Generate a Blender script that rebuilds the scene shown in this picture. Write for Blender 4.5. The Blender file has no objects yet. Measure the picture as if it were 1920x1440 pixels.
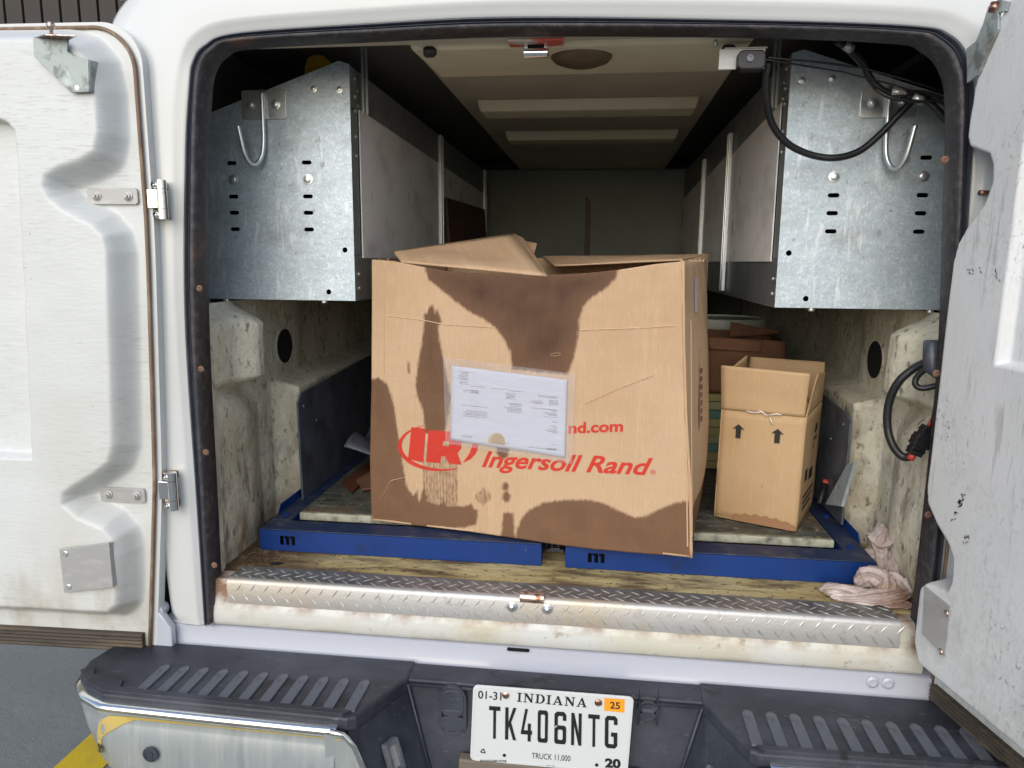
import bpy, bmesh, math, random
import numpy as np
from math import sin, cos, radians, pi, atan2, hypot
from mathutils import Vector, Matrix, noise as mnoise
random.seed(7); np.random.seed(7)
scn = bpy.context.scene
COL = scn.collection
# ------------------------------------------------------------------ camera
PW, PH, FOC = 1920, 1440, 1360.0
YAW, PITCH, ROLL = radians(6.9), radians(9.6), radians(.5)
CAM = np.array([.075, -1.5, 1.55])
_f = np.array([-sin(YAW)*cos(PITCH), cos(YAW)*cos(PITCH), -sin(PITCH)])
_r = np.array([cos(YAW), sin(YAW), 0.]); _u = np.cross(_r, _f)
CR = cos(ROLL)*_r + sin(ROLL)*_u; CU = -sin(ROLL)*_r + cos(ROLL)*_u; CF = _f
cd = bpy.data.cameras.new('camera'); cam = bpy.data.objects.new('camera', cd); COL.objects.link(cam)
cd.sensor_width = 36; cd.lens = FOC*36/PW; cd.clip_start = .02; cd.clip_end = 500
cam.matrix_world = Matrix(((CR[0], CU[0], -CF[0], CAM[0]), (CR[1], CU[1], -CF[1], CAM[1]), (CR[2], CU[2], -CF[2], CAM[2]), (0, 0, 0, 1)))
scn.camera = cam
# ------------------------------------------------------------------ light
SUN_EL, SUN_AZ = radians(34), radians(192)      # azimuth clockwise from +Y: behind the camera
w = bpy.data.worlds.new('World'); scn.world = w; w.use_nodes = True
nt = w.node_tree; nt.nodes.clear()
sky = nt.nodes.new('ShaderNodeTexSky'); sky.sky_type = 'NISHITA'; sky.sun_disc = False
sky.sun_elevation = SUN_EL; sky.sun_rotation = SUN_AZ; sky.dust_density = 2.0; sky.air_density = 1.0; sky.ozone_density = 1.0
bg = nt.nodes.new('ShaderNodeBackground'); bg.inputs[1].default_value = .15
wo = nt.nodes.new('ShaderNodeOutputWorld'); nt.links.new(sky.outputs[0], bg.inputs[0]); nt.links.new(bg.outputs[0], wo.inputs[0])
sl = bpy.data.lights.new('sun', 'SUN'); sl.energy = 1.25; sl.angle = radians(75); sl.color = (.93, .97, 1.0)
so = bpy.data.objects.new('sun', sl); COL.objects.link(so)
sd_ = Vector((sin(SUN_AZ)*cos(SUN_EL), cos(SUN_AZ)*cos(SUN_EL), sin(SUN_EL)))
so.rotation_euler = sd_.to_track_quat('Z', 'Y').to_euler(); so.location = (0, -4, 6)
scn.view_settings.view_transform = 'Standard'; scn.view_settings.look = 'None'
scn.view_settings.exposure = .34; scn.view_settings.gamma = 1
scn.cycles.max_bounces = 10; scn.cycles.diffuse_bounces = 6
# ------------------------------------------------------------------ projection helpers (pixel of the photo -> point on a real plane)
def ray(px, py): return CF + CR*(px-PW/2)/FOC + CU*(PH/2-py)/FOC
def onY(px, py, Y): d = ray(px, py); return CAM + d*(Y-CAM[1])/d[1]
def onX(px, py, X): d = ray(px, py); return CAM + d*(X-CAM[0])/d[0]
def onZ(px, py, Z): d = ray(px, py); return CAM + d*(Z-CAM[2])/d[2]
def onP(px, py, O, n): d = ray(px, py); return CAM + d*(np.dot(np.array(O)-CAM, n)/np.dot(d, n))
# ------------------------------------------------------------------ materials
def mat(name, col, rough=.5, metal=0., layers=(), bump=(), spec=.5, coat=0., uv=False, extra=None):
    m = bpy.data.materials.new(name); m.use_nodes = True; t = m.node_tree; N, L = t.nodes, t.links
    b = N['Principled BSDF']; tc = N.new('ShaderNodeTexCoord'); co = tc.outputs['UV' if uv else 'Object']
    b.inputs['Roughness'].default_value = rough; b.inputs['Metallic'].default_value = metal
    b.inputs['Specular IOR Level'].default_value = spec; b.inputs['Coat Weight'].default_value = coat
    cur = N.new('ShaderNodeRGB'); cur.outputs[0].default_value = (*col, 1); cur = cur.outputs[0]
    for ly in layers:   # (colour, scale, stretch, lo, hi, amount, options)
        c, sc, st, lo, hi, am = ly[:6]; op = ly[6] if len(ly) > 6 else {}
        mp = N.new('ShaderNodeMapping'); mp.inputs['Scale'].default_value = st; L.new(co, mp.inputs[0])
        mp.inputs['Location'].default_value = (random.uniform(0, 9), random.uniform(0, 9), random.uniform(0, 9))
        mp.inputs['Rotation'].default_value = op.get('rot', (0, 0, 0))
        if op.get('kind') == 'voronoi':
            n = N.new('ShaderNodeTexVoronoi'); n.inputs['Scale'].default_value = sc; L.new(mp.outputs[0], n.inputs[0])
            sp = N.new('ShaderNodeSeparateColor'); L.new(n.outputs['Color'], sp.inputs[0]); v = sp.outputs[0]
        elif op.get('kind') == 'wave':
            n = N.new('ShaderNodeTexWave'); n.inputs['Scale'].default_value = sc; n.bands_direction = op.get('dir', 'X')
            n.inputs['Distortion'].default_value = op.get('dist', 1.0); n.inputs['Detail Scale'].default_value = 2; L.new(mp.outputs[0], n.inputs[0]); v = n.outputs['Fac']
        else:
            n = N.new('ShaderNodeTexNoise'); n.inputs['Scale'].default_value = sc; n.inputs['Detail'].default_value = op.get('detail', 6)
            n.inputs['Roughness'].default_value = op.get('nr', .6); n.inputs['Distortion'].default_value = op.get('dist', 0); L.new(mp.outputs[0], n.inputs[0]); v = n.outputs['Fac']
        r = N.new('ShaderNodeMapRange'); r.inputs[1].default_value = lo; r.inputs[2].default_value = hi; r.inputs[4].default_value = am; L.new(v, r.inputs[0]); v = r.outputs[0]
        if 'mask' in op:
            n3 = N.new('ShaderNodeTexNoise'); n3.inputs['Scale'].default_value = op['mask'][0]; n3.inputs['Detail'].default_value = 4; L.new(co, n3.inputs[0])
            r3 = N.new('ShaderNodeMapRange'); r3.inputs[1].default_value = op['mask'][1]; r3.inputs[2].default_value = op['mask'][2]; L.new(n3.outputs['Fac'], r3.inputs[0])
            m3 = N.new('ShaderNodeMath'); m3.operation = 'MULTIPLY'; L.new(v, m3.inputs[0]); L.new(r3.outputs[0], m3.inputs[1]); v = m3.outputs[0]
        for ax in 'XYZ':
            if ax in op:
                s = N.new('ShaderNodeSeparateXYZ'); L.new(co, s.inputs[0])
                r2 = N.new('ShaderNodeMapRange'); r2.inputs[1].default_value = op[ax][0]; r2.inputs[2].default_value = op[ax][1]; L.new(s.outputs[ax], r2.inputs[0])
                mu = N.new('ShaderNodeMath'); mu.operation = 'MULTIPLY'; L.new(v, mu.inputs[0]); L.new(r2.outputs[0], mu.inputs[1]); v = mu.outputs[0]
        mx = N.new('ShaderNodeMix'); mx.data_type = 'RGBA'; L.new(v, mx.inputs[0]); L.new(cur, mx.inputs[6]); mx.inputs[7].default_value = (*c, 1); cur = mx.outputs[2]
    if extra: cur = extra(N, L, b, cur, co)
    L.new(cur, b.inputs['Base Color'])
    last = None
    for bp in bump:     # (scale, stretch, distance, kind)
        mp = N.new('ShaderNodeMapping'); mp.inputs['Scale'].default_value = bp[1]; L.new(co, mp.inputs[0])
        if len(bp) > 3 and bp[3] == 'wave':
            n = N.new('ShaderNodeTexWave'); n.inputs['Scale'].default_value = bp[0]; n.inputs['Distortion'].default_value = .4; L.new(mp.outputs[0], n.inputs[0]); v = n.outputs['Fac']
        else:
            n = N.new('ShaderNodeTexNoise'); n.inputs['Scale'].default_value = bp[0]; n.inputs['Detail'].default_value = 5; L.new(mp.outputs[0], n.inputs[0]); v = n.outputs['Fac']
        bm_ = N.new('ShaderNodeBump'); bm_.inputs['Distance'].default_value = bp[2]; bm_.inputs['Strength'].default_value = 1; L.new(v, bm_.inputs['Height'])
        if last: L.new(last, bm_.inputs['Normal'])
        last = bm_.outputs[0]
    if last: L.new(last, b.inputs['Normal'])
    return m
S1 = (1, 1, 1)
white_ext = mat('gelcoat_white', (.575, .59, .58), .22, coat=.3, layers=[((.50, .49, .44), 3, S1, .5, .8, .3), ((.3, .28, .24), 70, S1, .74, .8, .5)], bump=[(4, S1, .002)])
door_white = mat('door_white_paint', (.60, .62, .61), .38, layers=[
    ((.50, .48, .41), 2.2, (1, 1, .6), .48, .72, .5), ((.34, .34, .31), 24, (1, 1, 11), .54, .66, .5, {'mask': (3, .42, .58)}), ((.50, .51, .46), 1.6, (1, 1, 2.2), .48, .66, .4), ((.15, .16, .15), 60, (1, 1, 6), .64, .72, .7, {'mask': (4, .5, .62)}),
    ((.24, .17, .08), 14, (1, 1, .5), .46, .74, .7, {'Z': (.98, .68)}), ((.12, .12, .11), 45, (2, 2, 2), .71, .75, .75), ((.40, .28, .13), 9, (1, 1, 4), .55, .7, .6, {'mask': (2.2, .56, .64)})],
    bump=[(30, (1, 1, 5), .0006), (6, S1, .002)])
door_grey = mat('scuffed_door_paint', (.66, .675, .68), .42, layers=[
    ((.54, .55, .50), 3, S1, .42, .7, .5), ((.40, .42, .40), 75, (1.5, 1.2, .8), .48, .66, .4, {'mask': (4.5, .47, .60), 'dist': 1.0}), ((.13, .14, .13), 120, (1, 1.2, .7), .58, .66, .6, {'mask': (5.5, .55, .64), 'dist': 1}), ((.2, .2, .19), 55, (5, 5, .3), .60, .66, .5, {'mask': (3.5, .45, .6)}), ((.30, .31, .30), 14, (3, 3, .25), .62, .68, .45),
    ((.15, .14, .09), 14, S1, .46, .76, .65, {'Z': (.98, .68)}), ((.36, .36, .33), 24, (2, 2, .35), .62, .7, .35)], bump=[(60, S1, .0006), (6, S1, .002)])
cream = mat('cream_fibreglass', (.56, .54, .45), .45, layers=[
    ((.60, .61, .59), 4, S1, .42, .58, .85), ((.46, .33, .14), 6, S1, .56, .74, .5), ((.2, .14, .06), 30, S1, .62, .70, .6), ((.16, .16, .14), 70, S1, .68, .73, .7),
    ((.20, .09, .03), 14, S1, .42, .60, .9, {'Z': (.738, .762)}), ((.34, .30, .2), 9, S1, .5, .66, .7, {'Z': (.718, .706)}), ((.40, .38, .32), 22, (1, 1, 1.5), .55, .68, .4)], bump=[(40, S1, .0006), (6, S1, .002)])
lining = mat('rough_cream_lining', (.68, .65, .52), .8, layers=[
    ((.40, .38, .27), 3, S1, .42, .68, .65), ((.27, .21, .12), 7, (1, 1, .5), .50, .74, .6, {'nr': .75}), ((.06, .05, .035), 55, (1, 1, .6), .57, .68, .75), ((.30, .27, .19), 90, S1, .54, .68, .35),
    ((.24, .15, .05), 9, S1, .42, .7, .85, {'Z': (1.0, .84)}), ((.13, .10, .07), 22, (1, 1, .4), .5, .66, .75, {'Z': (1.28, .95)})], bump=[(60, S1, .0035), (260, S1, .001), (9, S1, .006)])
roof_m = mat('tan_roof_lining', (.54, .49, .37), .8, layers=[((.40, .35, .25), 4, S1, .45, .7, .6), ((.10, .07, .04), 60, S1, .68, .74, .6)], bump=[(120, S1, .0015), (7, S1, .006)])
rib_tan = mat('lit_tan_rib', (.74, .66, .47), .75, layers=[((.58, .50, .34), 5, S1, .45, .7, .5), ((.16, .11, .06), 60, S1, .68, .74, .6)], bump=[(120, S1, .0012), (7, S1, .004)])  # paler than the roof lining: light on the ribs put into the colour
shade_liner = mat('shade_roof_lining', (.14, .138, .12), .95, layers=[((.15, .14, .12), 8, S1, .5, .7, .5)], bump=[(90, S1, .003)])  # shade above the cabinets put into this dark colour
bulk = mat('grey_bulkhead', (.30, .33, .29), .8, layers=[((.21, .23, .2), 5, S1, .45, .7, .6)], bump=[(90, S1, .002)])
rubber = mat('weathered_rubber', (.052, .058, .075), .32, layers=[((.10, .10, .115), 40, (1, 1, .6), .5, .75, .7), ((.09, .06, .04), 9, S1, .62, .75, .5), ((.16, .155, .15), 110, (1, 1, .5), .64, .74, .5)], bump=[(160, S1, .0006)])
rubber_bulb = mat('crazed_rubber_bulb', (.03, .028, .032), .55, layers=[((.10, .09, .09), 60, S1, .48, .72, .75), ((.13, .075, .05), 7, S1, .62, .72, .6)], bump=[(220, (1, 1, .5), .0014)])
black = mat('matt_black_plastic', (.012, .012, .014), .5)
void = mat('dark_cavity', (.004, .004, .004), .95)  # near-black: shade in holes, slots and gaps put into colour; also the leaf
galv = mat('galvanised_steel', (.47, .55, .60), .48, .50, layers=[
    ((.40, .47, .51), 190, S1, .2, .9, .6, {'kind': 'voronoi'}), ((.80, .85, .88), 260, (1, 1, .7), .56, .66, .6), ((.20, .23, .24), 240, (1, 1, .8), .62, .70, .6), ((.72, .78, .80), 45, (1, 1, 1.7), .5, .7, .5, {'dist': 1}), ((.30, .32, .32), 9, (1, 1, 1.6), .52, .74, .6), ((.07, .07, .06), 40, (1, 1, .6), .62, .72, .7), ((.82, .86, .88), 12, (4, 1, .7), .58, .70, .6), ((.24, .25, .25), 55, (.5, 1, 2.5), .60, .68, .5, {'mask': (4, .5, .6)}), ((.88, .9, .92), 120, (1, 1, .35), .68, .72, .7, {'mask': (5, .48, .6)})],
    bump=[(70, S1, .0006), (3, S1, .006)])
galv_old = mat('blotchy_old_galvanising', (.33, .37, .36), .5, .35, layers=[((.16, .17, .16), 34, (1, 1, .8), .50, .60, .85), ((.50, .56, .54), 20, (1, 1, .6), .54, .64, .7), ((.24, .17, .11), 10, S1, .6, .72, .6)], bump=[(60, S1, .001)])
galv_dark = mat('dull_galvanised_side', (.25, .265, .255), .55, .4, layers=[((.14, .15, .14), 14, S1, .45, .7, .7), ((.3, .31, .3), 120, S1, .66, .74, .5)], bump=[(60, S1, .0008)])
panel_m = mat('stained_pale_panel', (.82, .80, .78), .5, layers=[((.50, .46, .42), 6, (1, 1, 1.6), .48, .7, .6), ((.12, .055, .035), 11, (1, 1, .45), .62, .72, .85), ((.2, .19, .18), 70, (1, 1, 3), .62, .7, .5)], bump=[(40, S1, .0008)])
rust_brown = mat('dull_rust', (.15, .075, .045), .75, layers=[((.30, .22, .17), 200, S1, .5, .7, .6)])
bright = mat('bright_zinc', (.72, .745, .755), .33, .9, layers=[((.42, .43, .42), 60, S1, .55, .75, .6)])
chrome = mat('chrome', (.86, .85, .82), .12, 1.0, layers=[((.45, .40, .32), 60, S1, .64, .74, .5)])
rusty = mat('rusty_chrome', (.62, .50, .42), .3, .85, layers=[((.20, .07, .03), 45, (1, 1, 2), .46, .6, .9), ((.05, .02, .015), 80, S1, .6, .68, .8)], bump=[(120, S1, .0006)])
tread_m = mat('tread_plate_aluminium', (.50, .495, .48), .46, .6, layers=[((.55, .40, .17), 5, S1, .55, .75, .5), ((.25, .25, .24), 40, S1, .55, .72, .55), ((.5, .34, .12), 4, S1, .3, .5, .35, {'X': (-.35, -.8)})], bump=[(120, S1, .0004)])
tread_dk = mat('grimy_tread_plate_top', (.36, .365, .355), .42, .75, layers=[((.14, .14, .13), 24, S1, .42, .66, .7), ((.2, .13, .04), 9, S1, .6, .72, .7)], bump=[(120, S1, .0005)])
lug_m = mat('worn_lug_tips', (.58, .575, .56), .38, .7, layers=[((.4, .36, .28), 60, S1, .5, .7, .6)])
plain_al = mat('brushed_aluminium', (.40, .40, .39), .5, .4, layers=[((.38, .37, .36), 90, S1, .5, .7, .5), ((.62, .62, .6), 14, (1, 1, 3), .5, .7, .4)], bump=[(150, S1, .0003)])
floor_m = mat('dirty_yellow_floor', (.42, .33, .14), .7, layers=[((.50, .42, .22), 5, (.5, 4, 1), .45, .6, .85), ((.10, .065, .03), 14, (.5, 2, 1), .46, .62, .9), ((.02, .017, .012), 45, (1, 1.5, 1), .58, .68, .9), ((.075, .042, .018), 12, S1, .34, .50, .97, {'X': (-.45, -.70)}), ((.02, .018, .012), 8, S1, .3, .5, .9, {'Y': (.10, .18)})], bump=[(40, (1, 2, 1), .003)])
blue_m = mat('blue_powder_coat', (.004, .034, .175), .45, spec=.35, layers=[((.012, .02, .05), 16, S1, .62, .74, .7), ((.20, .23, .30), 60, S1, .70, .74, .8), ((.06, .09, .15), 9, (.4, 1, 2), .55, .75, .35), ((.03, .025, .02), 26, S1, .66, .72, .7), ((.002, .014, .08), 3, S1, .5, .7, .5)], bump=[(90, S1, .0003)])
blue_top = mat('dusty_blue_top', (.012, .025, .07), .55, layers=[((.10, .10, .09), 20, (1, 1, 1), .52, .7, .6), ((.25, .24, .2), 6, (1, 2, 1), .64, .75, .7)], bump=[(90, S1, .0006)])
plank_m = mat('oily_deck_board', (.075, .078, .066), .62, layers=[((.24, .24, .21), 9, (1, 3, 1), .52, .70, .7), ((.03, .028, .02), 16, (1, 3, 1), .48, .62, .85), ((.2, .12, .06), 6, S1, .55, .68, .8), ((.24, .25, .20), 70, (1, 2, 1), .60, .68, .6), ((.40, .36, .16), 50, S1, .60, .68, .6), ((.42, .42, .32), 30, (1, 1, 1), .30, .55, .9, {'Y': (.125, .108)})], bump=[(50, (1, 4, 1), .002)])
guard_m = mat('scuffed_dark_plate', (.095, .107, .135), .5, .2, layers=[((.19, .20, .24), 8, S1, .5, .75, .6), ((.25, .26, .28), 45, (1, 1, .5), .68, .74, .5), ((.02, .02, .02), 14, S1, .5, .7, .6)], bump=[(50, S1, .0012)])
bumper_m = mat('faded_bumper_plastic', (.020, .024, .034), .5, layers=[((.055, .062, .080), 5, (1, 1.5, 1), .42, .66, .85), ((.006, .007, .009), 9, S1, .62, .66, .8), ((.12, .12, .12), 60, (.6, 2, 2), .62, .70, .6)], bump=[(260, S1, .0006), (9, S1, .002)])
rib_m = mat('dusty_step_rib', (.095, .108, .13), .62, layers=[((.16, .16, .165), 26, S1, .45, .7, .6), ((.03, .035, .045), 60, S1, .55, .7, .6)], bump=[(260, S1, .0005)])
bump_face = mat('dusty_grey_bumper_face', (.33, .36, .36), .34, .3, layers=[((.44, .46, .43), 16, (3, 1, .2), .5, .66, .6), ((.22, .24, .24), 20, (2, 1, .3), .55, .7, .5), ((.5, .5, .46), 60, S1, .66, .72, .5)], bump=[(8, S1, .001)])
card_m = mat('kraft_card', (.51, .34, .20), .85, layers=[((.36, .21, .11), 5, S1, .45, .7, .5), ((.6, .40, .23), 90, S1, .6, .75, .5)], bump=[(120, S1, .0006), (5, S1, .004)])
card_b = mat('kraft_card_yellowish', (.50, .34, .185), .8, layers=[((.42, .26, .12), 5, S1, .42, .66, .6), ((.60, .42, .22), 30, (6, 6, .5), .56, .68, .35), ((.30, .18, .08), 60, S1, .66, .70, .5), ((.62, .42, .22), 140, S1, .6, .75, .35)], bump=[(200, S1, .0003)])
card_d = mat('reddish_old_card', (.20, .095, .05), .85, layers=[((.09, .04, .025), 7, S1, .42, .68, .7)], bump=[(100, S1, .001)])
brown_m = mat('dark_brown_board', (.10, .035, .015), .6, layers=[((.04, .014, .008), 6, S1, .42, .7, .7)])
black_print = mat('black_print', (.02, .016, .014), .7)
grey_print = mat('grey_print', (.07, .07, .085), .6)
dark_text = mat('plate_black_paint', (.012, .014, .014), .4)
plate_m = mat('plate_white', (.60, .62, .61), .35, layers=[((.55, .57, .55), 9, S1, .5, .75, .4)])
orange_m = mat('orange_sticker', (.85, .33, .015), .5)
red_m = mat('red_plastic', (.50, .06, .035), .45)
paper_m = mat('white_paper', (.50, .515, .60), .6, bump=[(8, (1, 1, 2), .002)])
yellow_m = mat('yellow_plastic', (.80, .45, .02), .5)
line_m = mat('yellow_road_paint', (.62, .44, .02), .7, layers=[((.4, .3, .06), 12, S1, .5, .7, .6)], bump=[(200, S1, .001)])
asph = mat('grey_pavement', (.19, .205, .20), .85, layers=[((.23, .245, .24), 4, S1, .45, .7, .6), ((.07, .075, .07), 160, S1, .56, .7, .7), ((.26, .26, .25), 220, S1, .66, .74, .5)], bump=[(220, S1, .002), (40, S1, .002)])
slat_m = mat('dark_brown_cladding', (.035, .028, .022), .7, layers=[((.06, .05, .04), 6, (1, 1, .3), .5, .7, .6)])
bucket_m = mat('grubby_white_plastic', (.60, .62, .55), .5, layers=[((.35, .36, .28), 6, S1, .45, .7, .6)])
bed_m = mat('bed_steel_lilac_white', (.46, .48, .54), .28, coat=.4, layers=[((.45, .45, .46), 6, (1, 1, 2), .5, .75, .4), ((.3, .3, .3), 70, S1, .73, .77, .6)], bump=[(3, S1, .001)])
brownedge = mat('rust_brown_edge_trim', (.20, .13, .08), .6, layers=[((.42, .34, .24), 40, (1, 1, .3), .5, .7, .7), ((.08, .04, .02), 16, (1, 1, .6), .55, .7, .7)], bump=[(90, S1, .001)])
stripe_m = mat('brown_black_ribbed_rubber', (.055, .042, .03), .7, layers=[((.17, .12, .07), 12, (.3, 1, 3), .5, .7, .6), ((.02, .018, .015), 30, (.4, 1, 2), .55, .68, .7)], bump=[(90, S1, .001)])
rag_m = mat('dirty_pink_rag', (.40, .32, .285), .95, layers=[((.62, .56, .53), 14, S1, .48, .62, .85), ((.24, .13, .075), 9, S1, .50, .64, .9), ((.12, .07, .05), 40, S1, .62, .72, .7)], bump=[(420, S1, .0004), (45, S1, .0015)])
loom_m = mat('black_split_loom', (.012, .013, .014), .38)
connector_m = mat('black_connector_plastic', (.014, .014, .016), .42)
# clear sleeve and ink: real transparency
def clear(name, col, fac, rough=.15):
    m = bpy.data.materials.new(name); m.use_nodes = True; t = m.node_tree; N, L = t.nodes, t.links; b = N['Principled BSDF']
    b.inputs['Base Color'].default_value = (*col, 1); b.inputs['Roughness'].default_value = rough
    tr = N.new('ShaderNodeBsdfTransparent'); mx = N.new('ShaderNodeMixShader'); mx.inputs[0].default_value = fac
    L.new(tr.outputs[0], mx.inputs[1]); L.new(b.outputs[0], mx.inputs[2]); L.new(mx.outputs[0], N['Material Output'].inputs[0])
    return m, tr, b, N, L
sleeve_m, _tr, _b, _N, _L = clear('clear_plastic_sleeve', (.62, .62, .64), .20, .12)
_n = _N.new('ShaderNodeTexNoise'); _n.inputs['Scale'].default_value = 28; _tc = _N.new('ShaderNodeTexCoord'); _mp = _N.new('ShaderNodeMapping'); _mp.inputs['Scale'].default_value = (1, 1, 3); _L.new(_tc.outputs['Object'], _mp.inputs[0]); _L.new(_mp.outputs[0], _n.inputs[0])
_bp = _N.new('ShaderNodeBump'); _bp.inputs['Distance'].default_value = .003; _L.new(_n.outputs[0], _bp.inputs['Height']); _L.new(_bp.outputs[0], _b.inputs['Normal'])
ink_m, _tr, _b, _N, _L = clear('red_ink_on_card', (.66, .045, .025), .74, .7); _tr.inputs[0].default_value = (.9, .35, .3, 1)
# stained cardboard: the stain outline is stored on the mesh as a signed distance (metres)
def stain_extra(N, L, b, cur, co):
    at = N.new('ShaderNodeAttribute'); at.attribute_name = 'stain'
    mp = N.new('ShaderNodeMapping'); mp.inputs['Scale'].default_value = (1, .35, 1); L.new(co, mp.inputs[0])
    n = N.new('ShaderNodeTexNoise'); n.inputs['Scale'].default_value = 160; n.inputs['Detail'].default_value = 4; L.new(mp.outputs[0], n.inputs[0])
    n2 = N.new('ShaderNodeTexNoise'); n2.inputs['Scale'].default_value = 14; n2.inputs['Detail'].default_value = 4; L.new(co, n2.inputs[0])
    a = N.new('ShaderNodeMath'); a.operation = 'MULTIPLY_ADD'; a.inputs[1].default_value = .011; L.new(n.outputs[0], a.inputs[0]); L.new(at.outputs['Fac'], a.inputs[2])
    a2 = N.new('ShaderNodeMath'); a2.operation = 'SUBTRACT'; a2.inputs[1].default_value = .0055; L.new(a.outputs[0], a2.inputs[0])
    r = N.new('ShaderNodeMapRange'); r.inputs[1].default_value = -.0035; r.inputs[2].default_value = .0035; L.new(a2.outputs[0], r.inputs[0])
    r.inputs[4].default_value = .97
    r2 = N.new('ShaderNodeMapRange'); r2.inputs[1].default_value = 0; r2.inputs[2].default_value = .05; r2.inputs[3].default_value = .35; L.new(at.outputs['Fac'], r2.inputs[0])
    mc = N.new('ShaderNodeMix'); mc.data_type = 'RGBA'; su = N.new('ShaderNodeSeparateXYZ'); L.new(co, su.inputs[0]); ru = N.new('ShaderNodeMapRange'); ru.inputs[1].default_value = .46; ru.inputs[2].default_value = .22; L.new(su.outputs[1], ru.inputs[0]); av = N.new('ShaderNodeMath'); av.operation = 'MULTIPLY_ADD'; av.inputs[1].default_value = .5; av.use_clamp = True; L.new(ru.outputs[0], av.inputs[0]); mv = N.new('ShaderNodeMath'); mv.operation = 'MULTIPLY'; mv.inputs[1].default_value = .9; L.new(n2.outputs[0], mv.inputs[0]); L.new(mv.outputs[0], av.inputs[2]); L.new(av.outputs[0], mc.inputs[0]); mc.inputs[6].default_value = (.026, .014, .012, 1); mc.inputs[7].default_value = (.17, .088, .048, 1)
    hs = N.new('ShaderNodeMix'); hs.data_type = 'RGBA'; L.new(r2.outputs[0], hs.inputs[0]); hs.inputs[6].default_value = (.16, .085, .047, 1); L.new(mc.outputs[2], hs.inputs[7])
    mx = N.new('ShaderNodeMix'); mx.data_type = 'RGBA'; L.new(r.outputs[0], mx.inputs[0]); L.new(cur, mx.inputs[6]); L.new(hs.outputs[2], mx.inputs[7])
    rr = N.new('ShaderNodeMapRange'); rr.inputs[3].default_value = .85; rr.inputs[4].default_value = .75; L.new(r.outputs[0], rr.inputs[0]); L.new(rr.outputs[0], b.inputs['Roughness'])
    return mx.outputs[2]
CARD = [((.43, .275, .155), 3.5, S1, .42, .68, .55), ((.62, .44, .285), 130, (1, .25, 1), .56, .72, .45), ((.60, .43, .28), 3, (9, .4, 1), .60, .72, .45), ((.30, .17, .085), 24, (8, .35, 1), .68, .73, .5)]
stain_m = mat('oil_stained_card', (.52, .36, .225), .85, spec=.2, uv=True, layers=CARD, bump=[(50, S1, .0005, 'wave'), (90, (1, .3, 1), .0008), (4, (4, .6, 1), .006), (5, (.7, 3, 1), .004)], extra=stain_extra)
# ------------------------------------------------------------------ object helpers
ROOT = {}
def thing(name, label, cat, loc=(0, 0, 0), group=None):
    o = bpy.data.objects.new(name, None); COL.objects.link(o); o.location = loc; o.empty_display_size = .05
    o['label'] = label; o['category'] = cat
    if group: o['group'] = group
    ROOT[o.name] = np.array(loc, float); return o
def rootloc(o):
    while o.parent: o = o.parent
    return ROOT.get(o.name, np.zeros(3))
def finish(me, name, m, parent, smooth, bevel, label, solid=0, edge=None):
    o = bpy.data.objects.new(name, me); COL.objects.link(o)
    if parent: o.parent = parent
    if m and not me.materials: me.materials.append(m)
    if smooth:
        me.polygons.foreach_set('use_smooth', [True]*len(me.polygons))
    if solid:
        md = o.modifiers.new('thick', 'SOLIDIFY'); md.thickness = solid; md.offset = -1
    if bevel:
        md = o.modifiers.new('edge', 'BEVEL'); md.width = bevel; md.segments = 2; md.limit_method = 'ANGLE'; md.angle_limit = radians(40)
    if edge is not None: me.set_sharp_from_angle(angle=radians(edge))
    if label: o['label'] = label
    return o
def obj(name, V, F, m, parent=None, smooth=False, bevel=0, label=None, uv=None, attr=None, solid=0, recalc=False, edge=None, keep=False):
    off = rootloc(parent) if parent and not keep else np.zeros(3)
    V = np.asarray(V, float).reshape(-1, 3) - off
    me = bpy.data.meshes.new(name); me.from_pydata([tuple(v) for v in V], [], [tuple(int(i) for i in f) for f in F])
    if uv is not None:
        ul = me.uv_layers.new(name='UVMap'); idx = np.zeros(len(me.loops), int); me.loops.foreach_get('vertex_index', idx)
        ul.data.foreach_set('uv', np.asarray(uv, float)[idx].ravel())
    if attr is not None:
        a = me.attributes.new('stain', 'FLOAT', 'POINT'); a.data.foreach_set('value', np.asarray(attr, float))
    if recalc:
        bm = bmesh.new(); bm.from_mesh(me); bmesh.ops.recalc_face_normals(bm, faces=bm.faces); bm.to_mesh(me); bm.free()
    me.update()
    return finish(me, name, m, parent, smooth, bevel, label, solid, edge)
def inst(src, loc, rot=(0, 0, 0), scale=1, name=None, parent=None):
    """copy of a part with shared mesh; loc is the world place of its own origin"""
    o = src.copy(); COL.objects.link(o)
    if parent: o.parent = parent
    o.location = Vector(np.array(loc, float) - rootloc(o)); o.rotation_euler = rot
    if scale != 1: o.scale = (scale,)*3
    return o
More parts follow.
